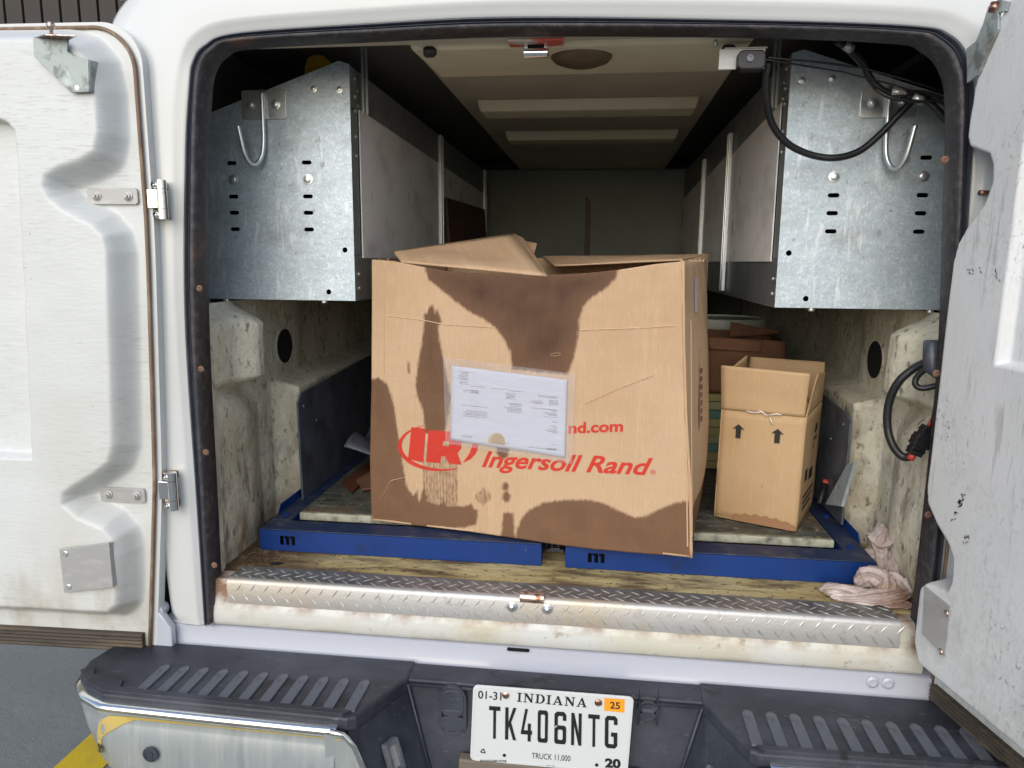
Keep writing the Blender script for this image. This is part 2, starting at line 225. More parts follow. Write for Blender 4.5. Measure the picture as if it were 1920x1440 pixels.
class G:
    def __init__(s): s.V = []; s.F = []
    def add(s, V, F): k = len(s.V); s.V += [tuple(v) for v in V]; s.F += [tuple(i+k for i in f) for f in F]; return s
    def box(s, x0, x1, y0, y1, z0, z1):
        return s.add([(x0, y0, z0), (x1, y0, z0), (x1, y1, z0), (x0, y1, z0), (x0, y0, z1), (x1, y0, z1), (x1, y1, z1), (x0, y1, z1)],
                     [(0, 3, 2, 1), (4, 5, 6, 7), (0, 1, 5, 4), (1, 2, 6, 5), (2, 3, 7, 6), (3, 0, 4, 7)])
    def hexa(s, P): return s.add(P, [(0, 3, 2, 1), (4, 5, 6, 7), (0, 1, 5, 4), (1, 2, 6, 5), (2, 3, 7, 6), (3, 0, 4, 7)])
    def tube(s, P, r, n=10, cap=True):
        P = [Vector(p) for p in P]; R = r if isinstance(r, (list, tuple)) else [r]*len(P); V = []; F = []; up = None
        for i, p in enumerate(P):
            t = (P[min(i+1, len(P)-1)] - P[max(i-1, 0)]).normalized()
            if up is None: up = t.orthogonal().normalized()
            up = (up - t*up.dot(t)).normalized(); sd = t.cross(up)
            for k in range(n): a = 2*pi*k/n; V.append(p + (up*cos(a) + sd*sin(a))*R[i])
        for i in range(len(P)-1):
            for k in range(n): F.append((i*n+k, i*n+(k+1) % n, (i+1)*n+(k+1) % n, (i+1)*n+k))
        if cap: F.append(tuple(range(n-1, -1, -1))); F.append(tuple((len(P)-1)*n+k for k in range(n)))
        return s.add(V, F)
    def lathe(s, prof, c=(0, 0, 0), ax='Z', n=24):
        V = []; F = []
        for (r, h) in prof:
            for k in range(n):
                a = 2*pi*k/n; x, y = r*cos(a), r*sin(a)
                p = (x, y, h) if ax == 'Z' else ((x, -h, y) if ax == 'Y' else (h, x, y)); V.append((p[0]+c[0], p[1]+c[1], p[2]+c[2]))
        for i in range(len(prof)-1):
            for k in range(n): F.append((i*n+k, i*n+(k+1) % n, (i+1)*n+(k+1) % n, (i+1)*n+k))
        F.append(tuple(range(n))); F.append(tuple((len(prof)-1)*n+k for k in range(n)))
        return s.add(V, F)
    def obj(s, name, m, parent=None, **k): return obj(name, s.V, s.F, m, parent, **k)
def spline(P, n):
    P = [np.array(p, float) for p in P]; out = []
    Q = [2*P[0]-P[1]] + P + [2*P[-1]-P[-2]]
    for i in range(1, len(Q)-2):
        a, b, c, d = Q[i-1], Q[i], Q[i+1], Q[i+2]
        for k in range(n):
            t = k/n; out.append(.5*((2*b)+(c-a)*t+(2*a-5*b+4*c-d)*t*t+(3*b-a-3*c+d)*t**3))
    out.append(P[-1]); return out
def resample(P, n):
    P = np.array(P, float); d = np.r_[0, np.cumsum(np.linalg.norm(np.diff(P, axis=0), axis=1))]; t = np.linspace(0, d[-1], n)
    return np.stack([np.interp(t, d, P[:, k]) for k in range(P.shape[1])], 1)
def sdf(P, poly):
    """signed distance, positive inside"""
    P = np.asarray(P, float); poly = np.asarray(poly, float); D = np.full(len(P), 1e9); ins = np.zeros(len(P), bool); n = len(poly)
    for i in range(n):
        a, b = poly[i], poly[(i+1) % n]; ab = b-a; ap = P-a; t = np.clip((ap@ab)/max(ab@ab, 1e-12), 0, 1)
        D = np.minimum(D, np.linalg.norm(ap-t[:, None]*ab, axis=1))
        c = ((a[1] > P[:, 1]) != (b[1] > P[:, 1])); dy = (b[1]-a[1]) if b[1] != a[1] else 1e-12
        ins ^= c & (P[:, 0] < (b[0]-a[0])*(P[:, 1]-a[1])/dy + a[0])
    return np.where(ins, D, -D)
def sstep(x): x = np.clip(x, 0, 1); return x*x*(3-2*x)
def grid_faces(nu, nv): return [(j*nu+i, j*nu+i+1, (j+1)*nu+i+1, (j+1)*nu+i) for j in range(nv-1) for i in range(nu-1)]
def curve_mesh(cu):
    o = bpy.data.objects.new('tmp', cu); COL.objects.link(o); bpy.context.view_layer.update()
    me = bpy.data.meshes.new_from_object(o.evaluated_get(bpy.context.evaluated_depsgraph_get()))
    V = np.array([v.co[:] for v in me.vertices]).reshape(-1, 3); F = [tuple(p.vertices) for p in me.polygons]
    bpy.data.objects.remove(o); bpy.data.curves.remove(cu); bpy.data.meshes.remove(me); return V, F
def plate2d(loops, depth, bevel=0):
    cu = bpy.data.curves.new('tmp', 'CURVE'); cu.dimensions = '2D'; cu.fill_mode = 'BOTH'; cu.extrude = depth/2; cu.bevel_depth = bevel; cu.bevel_resolution = 1
    for lp in loops:
        s = cu.splines.new('POLY'); s.points.add(len(lp)-1); s.use_cyclic_u = True
        for i, p in enumerate(lp): s.points[i].co = (p[0], p[1], 0, 1)
    return curve_mesh(cu)
def mapped(V, O, ax, ay, n): V = np.asarray(V); O, ax, ay, n = (np.array(q, float) for q in (O, ax, ay, n)); return O + V[:, :1]*ax + V[:, 1:2]*ay + V[:, 2:3]*n
def plate(name, loops, depth, O, ax, ay, n, m, parent, bevel=0, **k):
    V, F = plate2d(loops, depth, bevel); return obj(name, mapped(V, O, ax, ay, n), F, m, parent, recalc=True, **k)
def text2d(s, bold=0., shear=0.):
    cu = bpy.data.curves.new('tmp', 'FONT'); cu.body = s; cu.size = 1; cu.offset = bold; cu.shear = shear; cu.resolution_u = 4; V, F = curve_mesh(cu)
    return V, F
def text_fit(s, P0, P1, Pt, bold=0., shear=0., capref=None):
    """text stretched so that its width runs P0-P1 (baseline) and a capital's height reaches Pt (above P0)"""
    V, F = text2d(s, bold, shear); cap = capref or .70
    x0, x1 = V[:, 0].min(), V[:, 0].max(); P0, P1, Pt = (np.array(q, float) for q in (P0, P1, Pt))
    return P0 + ((V[:, :1]-x0)/(x1-x0))*(P1-P0) + (V[:, 1:2]/cap)*(Pt-P0), F
def rrect(x0, x1, y0, y1, r, n=4):
    out = []
    for cx, cy, a0 in ((x1-r, y1-r, 0), (x0+r, y1-r, 90), (x0+r, y0+r, 180), (x1-r, y0+r, 270)):
        for k in range(n+1): a = radians(a0+90*k/n); out.append((cx+r*cos(a), cy+r*sin(a)))
    return out
def circ(cx, cy, r, n=16, ry=None): return [(cx+r*cos(2*pi*k/n), cy+(ry or r)*sin(2*pi*k/n)) for k in range(n)]
def structure(o): o['kind'] = 'structure'; return o
# ================================================================== SETTING
g = obj('ground', [(-30, -30, 0), (30, -30, 0), (30, 30, 0), (-30, 30, 0)], [(0, 1, 2, 3)], asph); structure(g)
p = [onZ(x, y, .004) for x, y in ((112, 1440), (168, 1388), (196, 1440))]
a0 = onZ(112, 1440, .004); a1 = onZ(172, 1385, .004); dr = (a1-a0)/np.linalg.norm(a1-a0); nn = np.array([dr[1], -dr[0], 0])
q = [a0-dr*3-nn*.02, a0+dr*2.2-nn*.02, a0+dr*2.2+nn*.13, a0-dr*3+nn*.13]
o = obj('painted_line', q, [(0, 1, 2, 3)], line_m, recalc=True); structure(o)
wl = thing('clad_wall', 'dark brown vertical-board wall standing beyond the truck', 'wall', (-6, 4.5, 0))
G().box(-14, 8, 4.56, 4.8, 0, 6).obj('backing', slat_m, wl)
bd = G().box(-.075, .075, -.02, .055, 0, 6).obj('board', slat_m, wl, bevel=.006, keep=True)
bd.location = (-4.0, 0, 0)
for k in range(1, 92): inst(bd, (-10.0+k*.17, 4.5, 0))
# ================================================================== TRUCK
truck = thing('service_truck', 'white service truck with both rear doors open on a loaded dusty cargo bay', 'truck', (-.02, .6, 0))
OUT = [(-.829, .700), (-.828, 1.0), (-.827, 1.416), (-.803, 1.75), (-.783, 1.906), (-.772, 1.95), (-.745, 1.98), (-.672, 2.002), (-.4, 2.012), (-.113, 2.016), (.332, 1.998), (.62, 1.980), (.69, 1.962), (.725, 1.92), (.743, 1.839), (.757, 1.6), (.770, 1.341), (.776, 1.0), (.778, .79)]
INN = [(-.801, .715), (-.797, 1.0), (-.791, 1.416), (-.768, 1.75), (-.755, 1.88), (-.742, 1.935), (-.715, 1.965), (-.66, 1.98), (-.4, 1.987), (-.115, 1.990), (.337, 1.976), (.60, 1.959), (.655, 1.943), (.692, 1.905), (.710, 1.83), (.728, 1.6), (.744, 1.341), (.747, 1.0), (.745, .80)]
NP = 150
so_, si_ = np.array(spline(OUT, 12)), np.array(spline(INN, 12))
def sweep(name, prof, m, parent, fn, smooth=True, **k):
    """prof = list of (f, y); fn(f) gives the (x,z) loop at fraction f between the outer (0) and inner (1) outline"""
    V = []; n = None
    for f, y in prof:
        lp = fn(f); n = len(lp); V += [(a, y, b) for a, b in lp]
    F = [(j*n+i, j*n+i+1, (j+1)*n+i+1, (j+1)*n+i) for j in range(len(prof)-1) for i in range(n-1)]
    return obj(name, V, F, m, parent, smooth=smooth, recalc=True, **k)
lerp = lambda f: so_*(1-f)+si_*f
seal1 = sweep('outer_door_seal', [(-.08, .03), (-.07, -.008), (.02, -.014), (.16, -.017), (.24, -.012), (.27, -.004), (.30, -.004), (.34, -.015), (.42, -.017), (.47, -.012), (.50, .004), (.52, .03)], rubber, truck, lerp, edge=60)
seal2 = sweep('bulb_seal', [(.46, .03), (.49, -.002), (.53, -.016), (.62, -.026), (.76, -.029), (.90, -.024), (.99, -.012), (1.02, .004), (1.0, .026), (.85, .03)], rubber_bulb, truck, lerp)
for px, py in ((374, 541), (377, 692), (386, 848), (402, 1060), (1756, 700), (1741, 965), (1772, 300)):
    c = onY(px, py, -.030); sx_ = G().lathe([(0, 0), (.0075, 0), (.006, .002), (.0035, .003), (.0015, .0015), (0, .0015)], tuple(c), 'Y', 14).obj('seal_screw', rust_brown, seal2, smooth=True, edge=40)
# canopy skin round the opening
body = [(-.835, .702), (-.9, .703), (-.915, .715), (-.924, .75), (-.938, 1.0), (-.960, 1.5), (-.978, 1.95), (-.972, 2.03), (-.93, 2.085), (-.86, 2.12), (-.7, 2.15), (-.4, 2.17), (-.02, 2.18), (.4, 2.17), (.7, 2.14), (.84, 2.10), (.90, 2.05), (.93, 1.97), (.93, 1.9), (.925, 1.5), (.915, 1.0), (.905, .79)]
bo_ = resample(spline(body, 8)[7:], len(so_))
ii = resample(so_, len(so_))
def skin(f):
    return ii*(1-f)+bo_*f
def skin_loop(f): return skin(f)
canopy = sweep('canopy_shell', [(.0, .05), (.0, .004), (.015, -.004), (.06, -.004), (.12, -.012), (.2, -.014), (.75, -.014), (.88, -.008), (.96, .012), (1.0, .05), (1.0, .25), (1.0, 2.7)], white_ext, truck, skin_loop)
# lower end of the left corner post
G().box(-.935, -.832, -.008, .3, .700, .706).obj('post_foot', white_ext, canopy)
# sill and steel bed rail under it
def xsweep(name, prof, x0, x1, m, parent, n=2, smooth=False, **k):
    V = []; n = max(2, n)
    for y, z in prof:
        for i in range(n): V.append((x0+(x1-x0)*i/(n-1), y, z))
    F = [(j*n+i, j*n+i+1, (j+1)*n+i+1, (j+1)*n+i) for j in range(len(prof)-1) for i in range(n-1)]
    F += [tuple(j*n for j in range(len(prof))), tuple(j*n+n-1 for j in range(len(prof)-1, -1, -1))]
    return obj(name, V, F, m, parent, recalc=True, smooth=smooth, **k)
sill = xsweep('sill', [(.07, .8125), (.004, .8125), (-.002, .808), (-.004, .775), (-.008, .757), (-.013, .750), (-.015, .742), (-.016, .716), (-.011, .706), (.05, .702), (.07, .75)], -.806, .762, cream, truck, smooth=True, edge=35)
rail = xsweep('bed_rail', [(.2, .700), (-.004, .700), (-.010, .696), (-.012, .655), (-.018, .645), (-.018, .628), (-.008, .618), (.1, .612)], -.93, .83, bed_m, truck, smooth=True, edge=40)
G().lathe([(.0, 0), (.011, .001), (.013, .004), (.008, .0065), (.008, .0045), (0, .0045)], (.667, -.010, .681), 'Y', 20).obj('rivet', bed_m, rail, smooth=True, edge=40)
G().lathe([(.0, 0), (.011, .001), (.013, .004), (.008, .0065), (.008, .0045), (0, .0045)], (.698, -.010, .681), 'Y', 20).obj('rivet', bed_m, rail, smooth=True, edge=40)
plate('drain_slot', [rrect(-.025, .025, -.0035, .0035, .003)], .003, (-.086, -.012, .6955), (1, 0, 0), (0, 0, 1), (0, 1, 0), void, rail)
plate('access_plug', [circ(0, 0, .010, 18)], .004, (-.905, -.011, .687), (1, 0, 0), (0, 0, 1), (0, 1, 0), bed_m, rail, bevel=.001)
# lower corner bracket of the bed next to the left door
V, F = plate2d([[(-.955, .73), (-.925, .735), (-.900, .70), (-.900, .655), (-.915, .625), (-.93, .612), (-.95, .618), (-.957, .65)]], .012, .004)
obj('bed_corner_bracket', mapped(V, (0, -.028, 0), (1, 0, 0), (0, 0, 1), (0, 1, 0)), F, bed_m, truck, recalc=True, smooth=True, edge=40)
for z in (.735, .705): G().lathe([(.0, 0), (.014, .0), (.017, .006), (.017, .03), (.012, .034), (0, .034)], (-.935, .0, z), 'Y', 20).obj('bumper_stop', bed_m, truck, smooth=True, edge=40)
G().box(-1.03, -.86, .14, .17, .1, 1.3).obj('gap_shade_panel', void, truck)  # black sheet standing in for the shade behind the door gap
G().box(-.85, .85, -.04, .3, .3, .62).obj('underbody', void, truck)
# cargo floor, roof, walls
fl = G().box(-.86, .84, .045, 2.7, .79, .815).obj('cargo_floor', floor_m, truck)
ceil = thing_ceiling = G().box(-.95, .92, .03, 2.7, 2.085, 2.105).obj('side_roof_lining', shade_liner, truck)
cg = G().hexa([(-.37, .05, 2.03), (.385, .05, 2.03), (.385, 2.6, 2.03), (-.37, 2.6, 2.03), (-.37, .05, 2.084), (.385, .05, 2.084), (.385, 2.6, 2.084), (-.37, 2.6, 2.084)])
cpanel = cg.obj('ceiling_panel', roof_m, truck)
def rib(y0, y1, x0, x1, zb, zt, sl=.012, rise=0):
    return G().hexa([(x0+.01, y0+sl, zb), (x1-.01, y0+sl, zb), (x1-.01, y1-.01, zb+rise), (x0+.01, y1-.01, zb+rise), (x0, y0, zt), (x1, y0, zt), (x1, y1, zt), (x0, y1, zt)]).obj('ceiling_rib', rib_tan, cpanel, bevel=.006)
rib(.05, .375, -.345, .37, 1.984, 2.0295, .03, .014)
rib(.765, .90, -.315, .345, 1.996, 2.0295)
rib(1.30, 1.42, -.30, .34, 1.996, 2.0295)
G().hexa([(-.60, 2.35, .8), (.62, 2.35, .8), (.62, 2.4, .8), (-.60, 2.4, .8), (-.60, 2.45, 2.03), (.62, 2.45, 2.03), (.62, 2.5, 2.03), (-.60, 2.5, 2.03)]).obj('bulkhead', bulk, truck, bevel=.01)
for x in (-.405, .475): G().box(x-.012, x+.012, 2.43, 2.46, .9, 1.96).obj('bulkhead_rib', bulk, truck)
def side_wall(sgn):
    ny, nz = 230, 150; Y = np.concatenate([np.linspace(.03, .6, 170), np.linspace(.61, 2.5, 60)]); Z = np.linspace(.80, 1.444, nz)
    yy, zz = np.meshgrid(Y, Z); P = np.stack([yy.ravel(), zz.ravel()], 1)
    d = np.zeros(len(P))
    y, z = P[:, 0], P[:, 1]; ms = sgn*-.5+.5   # 0 on the left, 1 on the right
    A = sstep((z-1.215)/.045)*(1-sstep((z-1.385)/.06))*(.052+.034*sstep((y-.165)/.075))*(1-sstep((y-.262)/.03))
    Lb = .052*(1-sstep((y-.22)/.2))*(1-sstep((z-1.15-.03*np.sin(y*14))/.10))
    Ar = .088*sstep((y-.425)/.035)*(1-sstep((z-1.185-.02*(y-.4))/.035))
    Pl = .014*sstep((y-.30)/.08)*(1-sstep((y-.64)/.06))
    d = np.maximum(np.maximum(A, Lb), np.maximum(Ar, Pl))
    d += np.array([.007*mnoise.noise(Vector((a*5, b*5, sgn*3))) + .0022*mnoise.noise(Vector((a*22, b*22, sgn))) for a, b in P])
    X = -.865 + d if sgn < 0 else .825 - d
    V = np.stack([X, P[:, 0], P[:, 1]], 1)
    wo_ = obj('cargo_side_wall', V, grid_faces(ny, nz), lining, truck, smooth=True)
    xo = (-.852 if sgn < 0 else .812)
    for nm, rr, mm, h in (('hole_rim', .056, lining, .003), ('wall_hole_disc', .050, void, .005)):  # the hole is a black disc, its darkness put into the colour
        G().lathe([(rr, 0), (rr, h)], (xo, .535, 1.298), 'X', 28).obj(nm, mm, wo_, smooth=False) if sgn < 0 else G().lathe([(rr, -h), (rr, 0)], (xo, .535, 1.298), 'X', 28).obj(nm, mm, wo_)
    x = -.93 if sgn < 0 else .89
    G().box(x-.01, x+.01, .03, 2.6, 1.49, 2.1).obj('upper_side_wall', shade_liner, truck)
    return wo_
side_wall(-1); side_wall(1)
G().box(-.96, .93, 2.66, 2.7, .6, 2.1).obj('light_stop_wall', shade_liner, truck)  # unseen closing wall added to stop light leaking in
# inner jamb between seal and lining
def jamb(name, pts, x, m):
    pass
G().box(-.90, -.805, .035, .055, .70, 1.98).obj('door_jamb', lining, truck); G().box(.765, .85, .035, .055, .78, 1.98).obj('door_jamb', lining, truck)
G().box(-.90, .85, .032, .06, 1.99, 2.09).obj('header_jamb', roof_m, truck)
# aluminium tread plate angle
tp = thing('tread_plate', 'aluminium tread-plate angle screwed along the cream sill', 'tread plate', (-.03, 0, .80))
xsweep('front_flange', [(-.0045, .759), (-.0085, .759), (-.0095, .809), (-.006, .8165), (.0, .8185), (.004, .8185), (.0, .814)], -.768, .714, tread_m, tp, smooth=True, edge=50)
xsweep('top_flange', [(.004, .8140), (.004, .8186), (.066, .8186), (.066, .8160)], -.768, .714, tread_dk, tp)
lg = G()
def lug(c, ax, ay, n, ang, L=.0145, Wd=.0026, H=.0013):
    c, ax, ay, n = (np.array(q, float) for q in (c, ax, ay, n)); e = ax*cos(ang)+ay*sin(ang); f = -ax*sin(ang)+ay*cos(ang)
    lg.add([c-e*L, c-f*Wd, c+e*L, c+f*Wd, c-e*L*.45+n*H, c+e*L*.45+n*H], [(0, 1, 4), (1, 5, 4), (1, 2, 5), (2, 3, 5), (3, 4, 5), (3, 0, 4)])
k = 0; x = -.755
while x < .70:
    for r, z in enumerate((.773, .800)):
        lug((x+(.0165 if r else 0), -.009, z), (1, 0, 0), (0, 0, 1), (0, -1, 0), radians(-52 if r == 0 else 52))
    for r, y in enumerate((.012, .030, .048)):
        lug((x+(.0165 if r % 2 else 0), y, .8186), (1, 0, 0), (0, 1, 0), (0, 0, 1), radians(-38 if r % 2 == 0 else 38))
    x += .033
o = lg.obj('raised_lugs', lug_m, tp); o['kind'] = 'stuff'
for x_ in (-.101, -.023):
    b_ = G().lathe([(.0, 0), (.0125, 0), (.0125, .003), (.008, .004), (.008, .006), (.005, .0095), (0, .011)], (x_, -.009, .7975), 'Y', 20).obj('mounting_bolt', bright, tp, smooth=True, edge=40)
st = G(); st.tube([(-.083, -.004, .818), (-.031, -.004, .818)], .012, 16); st.box(-.085, -.029, -.004, .012, .816, .826)
st.obj('latch_striker', rusty, tp, smooth=True, edge=40)
# ================================================================== DOORS
def shr(z): return np.interp(z, [.64, 1.06, 1.6, 3], [.088, .043, .018, .018])
def door(name, B, dr, n, H, slope, u0, u1, z0, z1, rpoly, wpoly, wdep, m, zlip, lab, flip):
    B, dr, n = np.array([*B, 0.]), np.array([*dr, 0.]), np.array([*n, 0.]); dr /= np.linalg.norm(dr); n /= np.linalg.norm(n); up = np.array([0, 0, 1.])
    root = bpy.data.objects.new(name, None); COL.objects.link(root); root.parent = truck; root['label'] = lab
    W = lambda u, z, d: B + np.multiply.outer(np.asarray(u, float), dr) + np.multiply.outer(np.asarray(z, float), up) + np.multiply.outer(np.asarray(d, float), n)
    nu, nz = 230, 400; zs = np.linspace(z0, z1, nz); R = .085
    um = np.where(zs > z1-R, u0 + R - np.sqrt(np.maximum(R*R-(zs-(z1-R))**2, 0)), u0) + (shr(zs) if flip else 0)
    s = np.linspace(0, 1, nu); s = s*.45+.55*s**2 if False else s
    U = um[:, None] + (u1-um)[:, None]*s[None, :]; Z = np.repeat(zs[:, None], nu, 1)
    P = np.stack([U.ravel(), Z.ravel()], 1)
    h = H*sstep(sdf(P, rpoly)/slope+1)
    for wp, wd in zip(wpoly, wdep): h -= wd*sstep(sdf(P, wp)/.008)
    h += np.array([.0012*mnoise.noise(Vector((a*7, b*7, 1))) for a, b in P])
    obj('inner_panel', W(P[:, 0], P[:, 1], h), grid_faces(nu, nz), m, root, smooth=True, recalc=False)
    # outer skin: offset outline with an outside lip
    nseg = 24; S_ = (lambda z: float(shr(z))) if flip else (lambda z: 0.)
    zz_ = list(np.linspace(z0, z1-R, 14))[:-1]
    ol = [(u0-.012+S_(z_), z_-.012) for z_ in zz_] + [(u0-.012+S_(2)+R*(1-cos(a)), z1-R+.012+R*sin(a)) for a in np.linspace(0, pi/2, nseg)] + [(u1, z1+.012), (u1, z0-.012)]
    V = [W(a, b, -.004) for a, b in ol] + [W(a, b, -.03) for a, b in ol]; k = len(ol)
    F = [tuple(range(k)), tuple(range(2*k-1, k-1, -1))] + [(i, (i+1) % k, k+(i+1) % k, k+i) for i in range(k)]
    obj('outer_skin', V, F, white_ext, root, recalc=True)
    path = [(u0+.001+S_(z_), z_) for z_ in zz_] + [(u0+.001+S_(2)+R*(1-cos(a)), z1-R+R*sin(a)) for a in np.linspace(0, pi/2, nseg)] + [(u1, z1)]
    G().tube([W(a, b, .002) for a, b in path], .0042, 8).obj('edge_trim', brownedge, root, smooth=True)
    # ribbed rubber along the foot
    pr = []
    for i in range(21): t = i/20; pr.append((z0-.008+(zlip-z0+.008)*t, .012+.003*abs(sin(t*pi*5))))
    V = []; us = np.linspace(u0+.012+S_(.66), u1, 2)
    for zz, dd in pr: V += [W(u, zz, dd) for u in us]
    V += [W(u, zlip, 0) for u in us] + [W(u, z0-.008, 0) for u in us]
    q_ = len(pr)+2; F = [(2*i, 2*i+1, 2*((i+1) % q_)+1, 2*((i+1) % q_)) for i in range(q_)] + [tuple(2*i for i in range(q_)), tuple(2*i+1 for i in range(q_-1, -1, -1))]
    obj('foot_seal', V, F, stripe_m, root, recalc=True)
    return root, W, (dr, up, n)
LP = [(.95, 1.975), (.15, 1.970), (.105, 1.955), (.083, 1.93), (.075, 1.88), (.077, 1.80), (.088, 1.765), (.12, 1.748), (.165, 1.735), (.198, 1.717), (.205, 1.69), (.193, 1.665), (.163, 1.64), (.105, 1.612), (.085, 1.59), (.080, 1.56), (.086, 1.45), (.104, 1.15), (.118, 1.115), (.15, 1.092), (.20, 1.062), (.229, 1.04), (.232, 1.01), (.195, .978), (.14, .957), (.122, .935), (.118, .90), (.122, .83), (.128, .785), (.145, .770), (.95, .768)]
WPL = [(.95, 1.83), (.29, 1.83), (.262, 1.82), (.247, 1.80), (.25, 1.7), (.284, 1.115), (.95, 1.115)]
ld, WL, LF = door('rear_door', (-.865, -.040), (-1, -.035), (.035, -1), .055, .044, -.004, .80, .655, 2.010, LP, [WPL], [.032], door_white, .690, 'white rear door folded flat open on the hinge side of the tall box-shaped bin with the yellow item', 1)
ld['label'] = 'rear door folded right back flat beside the opening'
RP = [(.95, 2.0), (.22, 2.0), (.15, 1.985), (.105, 1.94), (.085, 1.86), (.080, 1.78), (.088, 1.762), (.11, 1.753), (.138, 1.742), (.150, 1.72), (.153, 1.69), (.140, 1.655), (.105, 1.618), (.085, 1.588), (.077, 1.55), (.075, 1.30), (.073, 1.12), (.080, 1.09), (.11, 1.06), (.145, 1.035), (.163, 1.01), (.167, .965), (.158, .94), (.13, .934), (.10, .930), (.086, .915), (.083, .87), (.083, .80), (.10, .765), (.95, .76)]
WPR = [(.95, 1.96), (.25, 1.96), (.225, 1.94), (.213, 1.90), (.205, 1.38), (.95, 1.38)]
RA = radians(13); rdr = (sin(RA), -cos(RA)); rn = (-cos(RA), -sin(RA))
rd, WR, RF = door('rear_door', (.777, .045), rdr, rn, .075, .018, .052, .80, .655, 2.045, RP, [WPR], [.022], door_grey, .690, 'scuffed rear door standing open at about a right angle', 0)
def on_door(W, F, px, py, d):   # point of a photo pixel on the plane lying d proud of a door
    O = W(0., 0., d); return onP(px, py, O, F[2])
def door_poly(name, W, F, d, pts, th, m, parent, bevel=.0008, **k):
    O = W(0., 0., d); P = [on_door(W, F, x, y, d) for x, y in pts]
    lp = [((q-O)@F[0], (q-O)@F[1]) for q in P]
    return plate(name, [lp], th, O, F[0], F[1], F[2], m, parent, bevel, **k), lp
# left door fittings
tb, lp = door_poly('gas_strut_bracket', WL, LF, .064, [(64, 72), (128, 76), (126, 97), (140, 106), (166, 112), (168, 172), (135, 173), (66, 106)], .003, galv_old, ld)
G().add([onY(166, 112, -.107), onY(200, 122, -.055), onY(203, 183, -.055), onY(168, 172, -.107)], [(0, 1, 2, 3)]).obj('bracket_wing', galv_old, ld, solid=.002)
G().add([onY(64, 72, -.107), onY(128, 76, -.107), onY(144, 68, -.135), onY(85, 66, -.135)], [(0, 1, 2, 3)]).obj('bracket_tab', rusty, ld, solid=.002)
bs = G(); p0 = onY(97, 68, -.125); bs.lathe([(.0, 0), (.004, .001), (.003, .010), (.0065, .014), (.008, .020), (.0055, .026), (0, .027)], tuple(p0), 'Z', 14); bs.obj('ball_stud', rusty, ld, smooth=True)
scr = G().lathe([(0, 0), (.0065, 0), (.0065, .0012), (.0045, .003), (.0016, .003), (.0016, .001), (0, .001)], (0, 0, 0), 'Y', 14).obj('screw', bright, ld, smooth=True, edge=40, keep=True)
scr.location = Vector(np.array(onY(70, 91, -.107))-rootloc(ld))
for px in ((126, 109), (146, 165)): inst(scr, onY(*px, -.107))
def strap(pa, W, F, d, root):
    (x0, y0), (x1, y1) = pa; A = on_door(W, F, x0, y0, d); Bq = on_door(W, F, x1, y1, d); O = W(0., 0., d)
    ua, ub, za, zb = (A-O)@F[0], (Bq-O)@F[0], A[2], Bq[2]; zc = (za+zb)/2
    pl = plate('hinge_plate', [rrect(min(ua, ub), max(ua, ub), zc-.016, zc+.016, .006)], .003, O, F[0], F[1], F[2], plain_al, root, .0008)
    for f in (.18, .82):
        c = W(ua+(ub-ua)*f, zc, d+.002); b = G().lathe([(0, 0), (.0105, 0), (.0105, .0015), (.0075, .0025), (.0075, .006), (.004, .007), (.004, .011), (0, .011)], tuple(c), 'Y', 12).obj('nut', plain_al, root, smooth=True, edge=35)
strap(((166, 370), (258, 366)), WL, LF, .004, ld)
strap(((190, 928), (272, 928)), WL, LF, .004, ld)
# lower wrap plate of left door
pp, lp = door_poly('corner_plate', WL, LF, .064, [(113, 1030), (205, 1018), (212, 1100), (122, 1110)], .003, plain_al, ld)
c0, c1 = on_door(WL, LF, 205, 1018, .0655), on_door(WL, LF, 212, 1100, .0655)
c2, c3 = onP(237, 1088, WL(0., 0., .02), LF[2]), onP(231, 1010, WL(0., 0., .02), LF[2])
G().add([c0, c1, c2, c3], [(0, 1, 2, 3)]).obj('corner_plate_wing', plain_al, ld, solid=.002)
for px in ((123, 1038), (129, 1100)): inst(scr, on_door(WL, LF, *px, .066))
rs = G().lathe([(0, 0), (.006, 0), (.006, .0015), (.003, .003), (0, .003)], (0, 0, 0), 'Y', 12).obj('rusty_screw', rusty, ld, smooth=True, keep=True)
rs.location = Vector(np.array(onP(228, 1020, WL(0., 0., .028), LF[2]))-rootloc(ld)); inst(rs, onP(232, 1080, WL(0., 0., .028), LF[2]))
# hinges (knuckles) between door and post
def hinge(px0, px1, Y, root):
    a = onY(*px0, Y); b = onY(*px1, Y); x0, x1 = min(a[0], b[0]), max(a[0], b[0]); z0, z1 = min(a[2], b[2]), max(a[2], b[2]); h = z1-z0; xm = x1-.012
    q = bpy.data.objects.new('door_hinge', None); COL.objects.link(q); q.parent = truck
    k = G(); k.tube([(xm, Y, z0+.001), (xm, Y, z0+h*.27)], .0105, 18).tube([(xm, Y, z0+h*.28), (xm, Y, z0+h*.78)], .0105, 18).tube([(xm, Y, z0+h*.79), (xm, Y, z1)], .0105, 18)
    k.obj('knuckle', chrome, q, smooth=True, edge=40)
    G().box(x0, xm, Y-.006, Y-.001, z0+h*.29, z0+h*.77).obj('hinge_leaf', chrome, q, bevel=.0015)
    for za_, zb_, zc_ in ((z0+.002, z0+h*.26, z0+h*.13), (z1-h*.2, z1-.002, z1-h*.11)):
        G().box(x0+.008, xm, Y+.002, .0, za_, zb_).obj('hinge_lug', rusty, q, bevel=.002)
        G().lathe([(0, 0), (.008, 0), (.008, .004), (.0, .008)], (x0+.018, Y-.001, zc_), 'Y', 14).obj('hinge_bolt', chrome, q, smooth=True)
hinge((276, 338), (317, 412), -.040, ld); hinge((297, 885), (336, 957), -.040, ld)
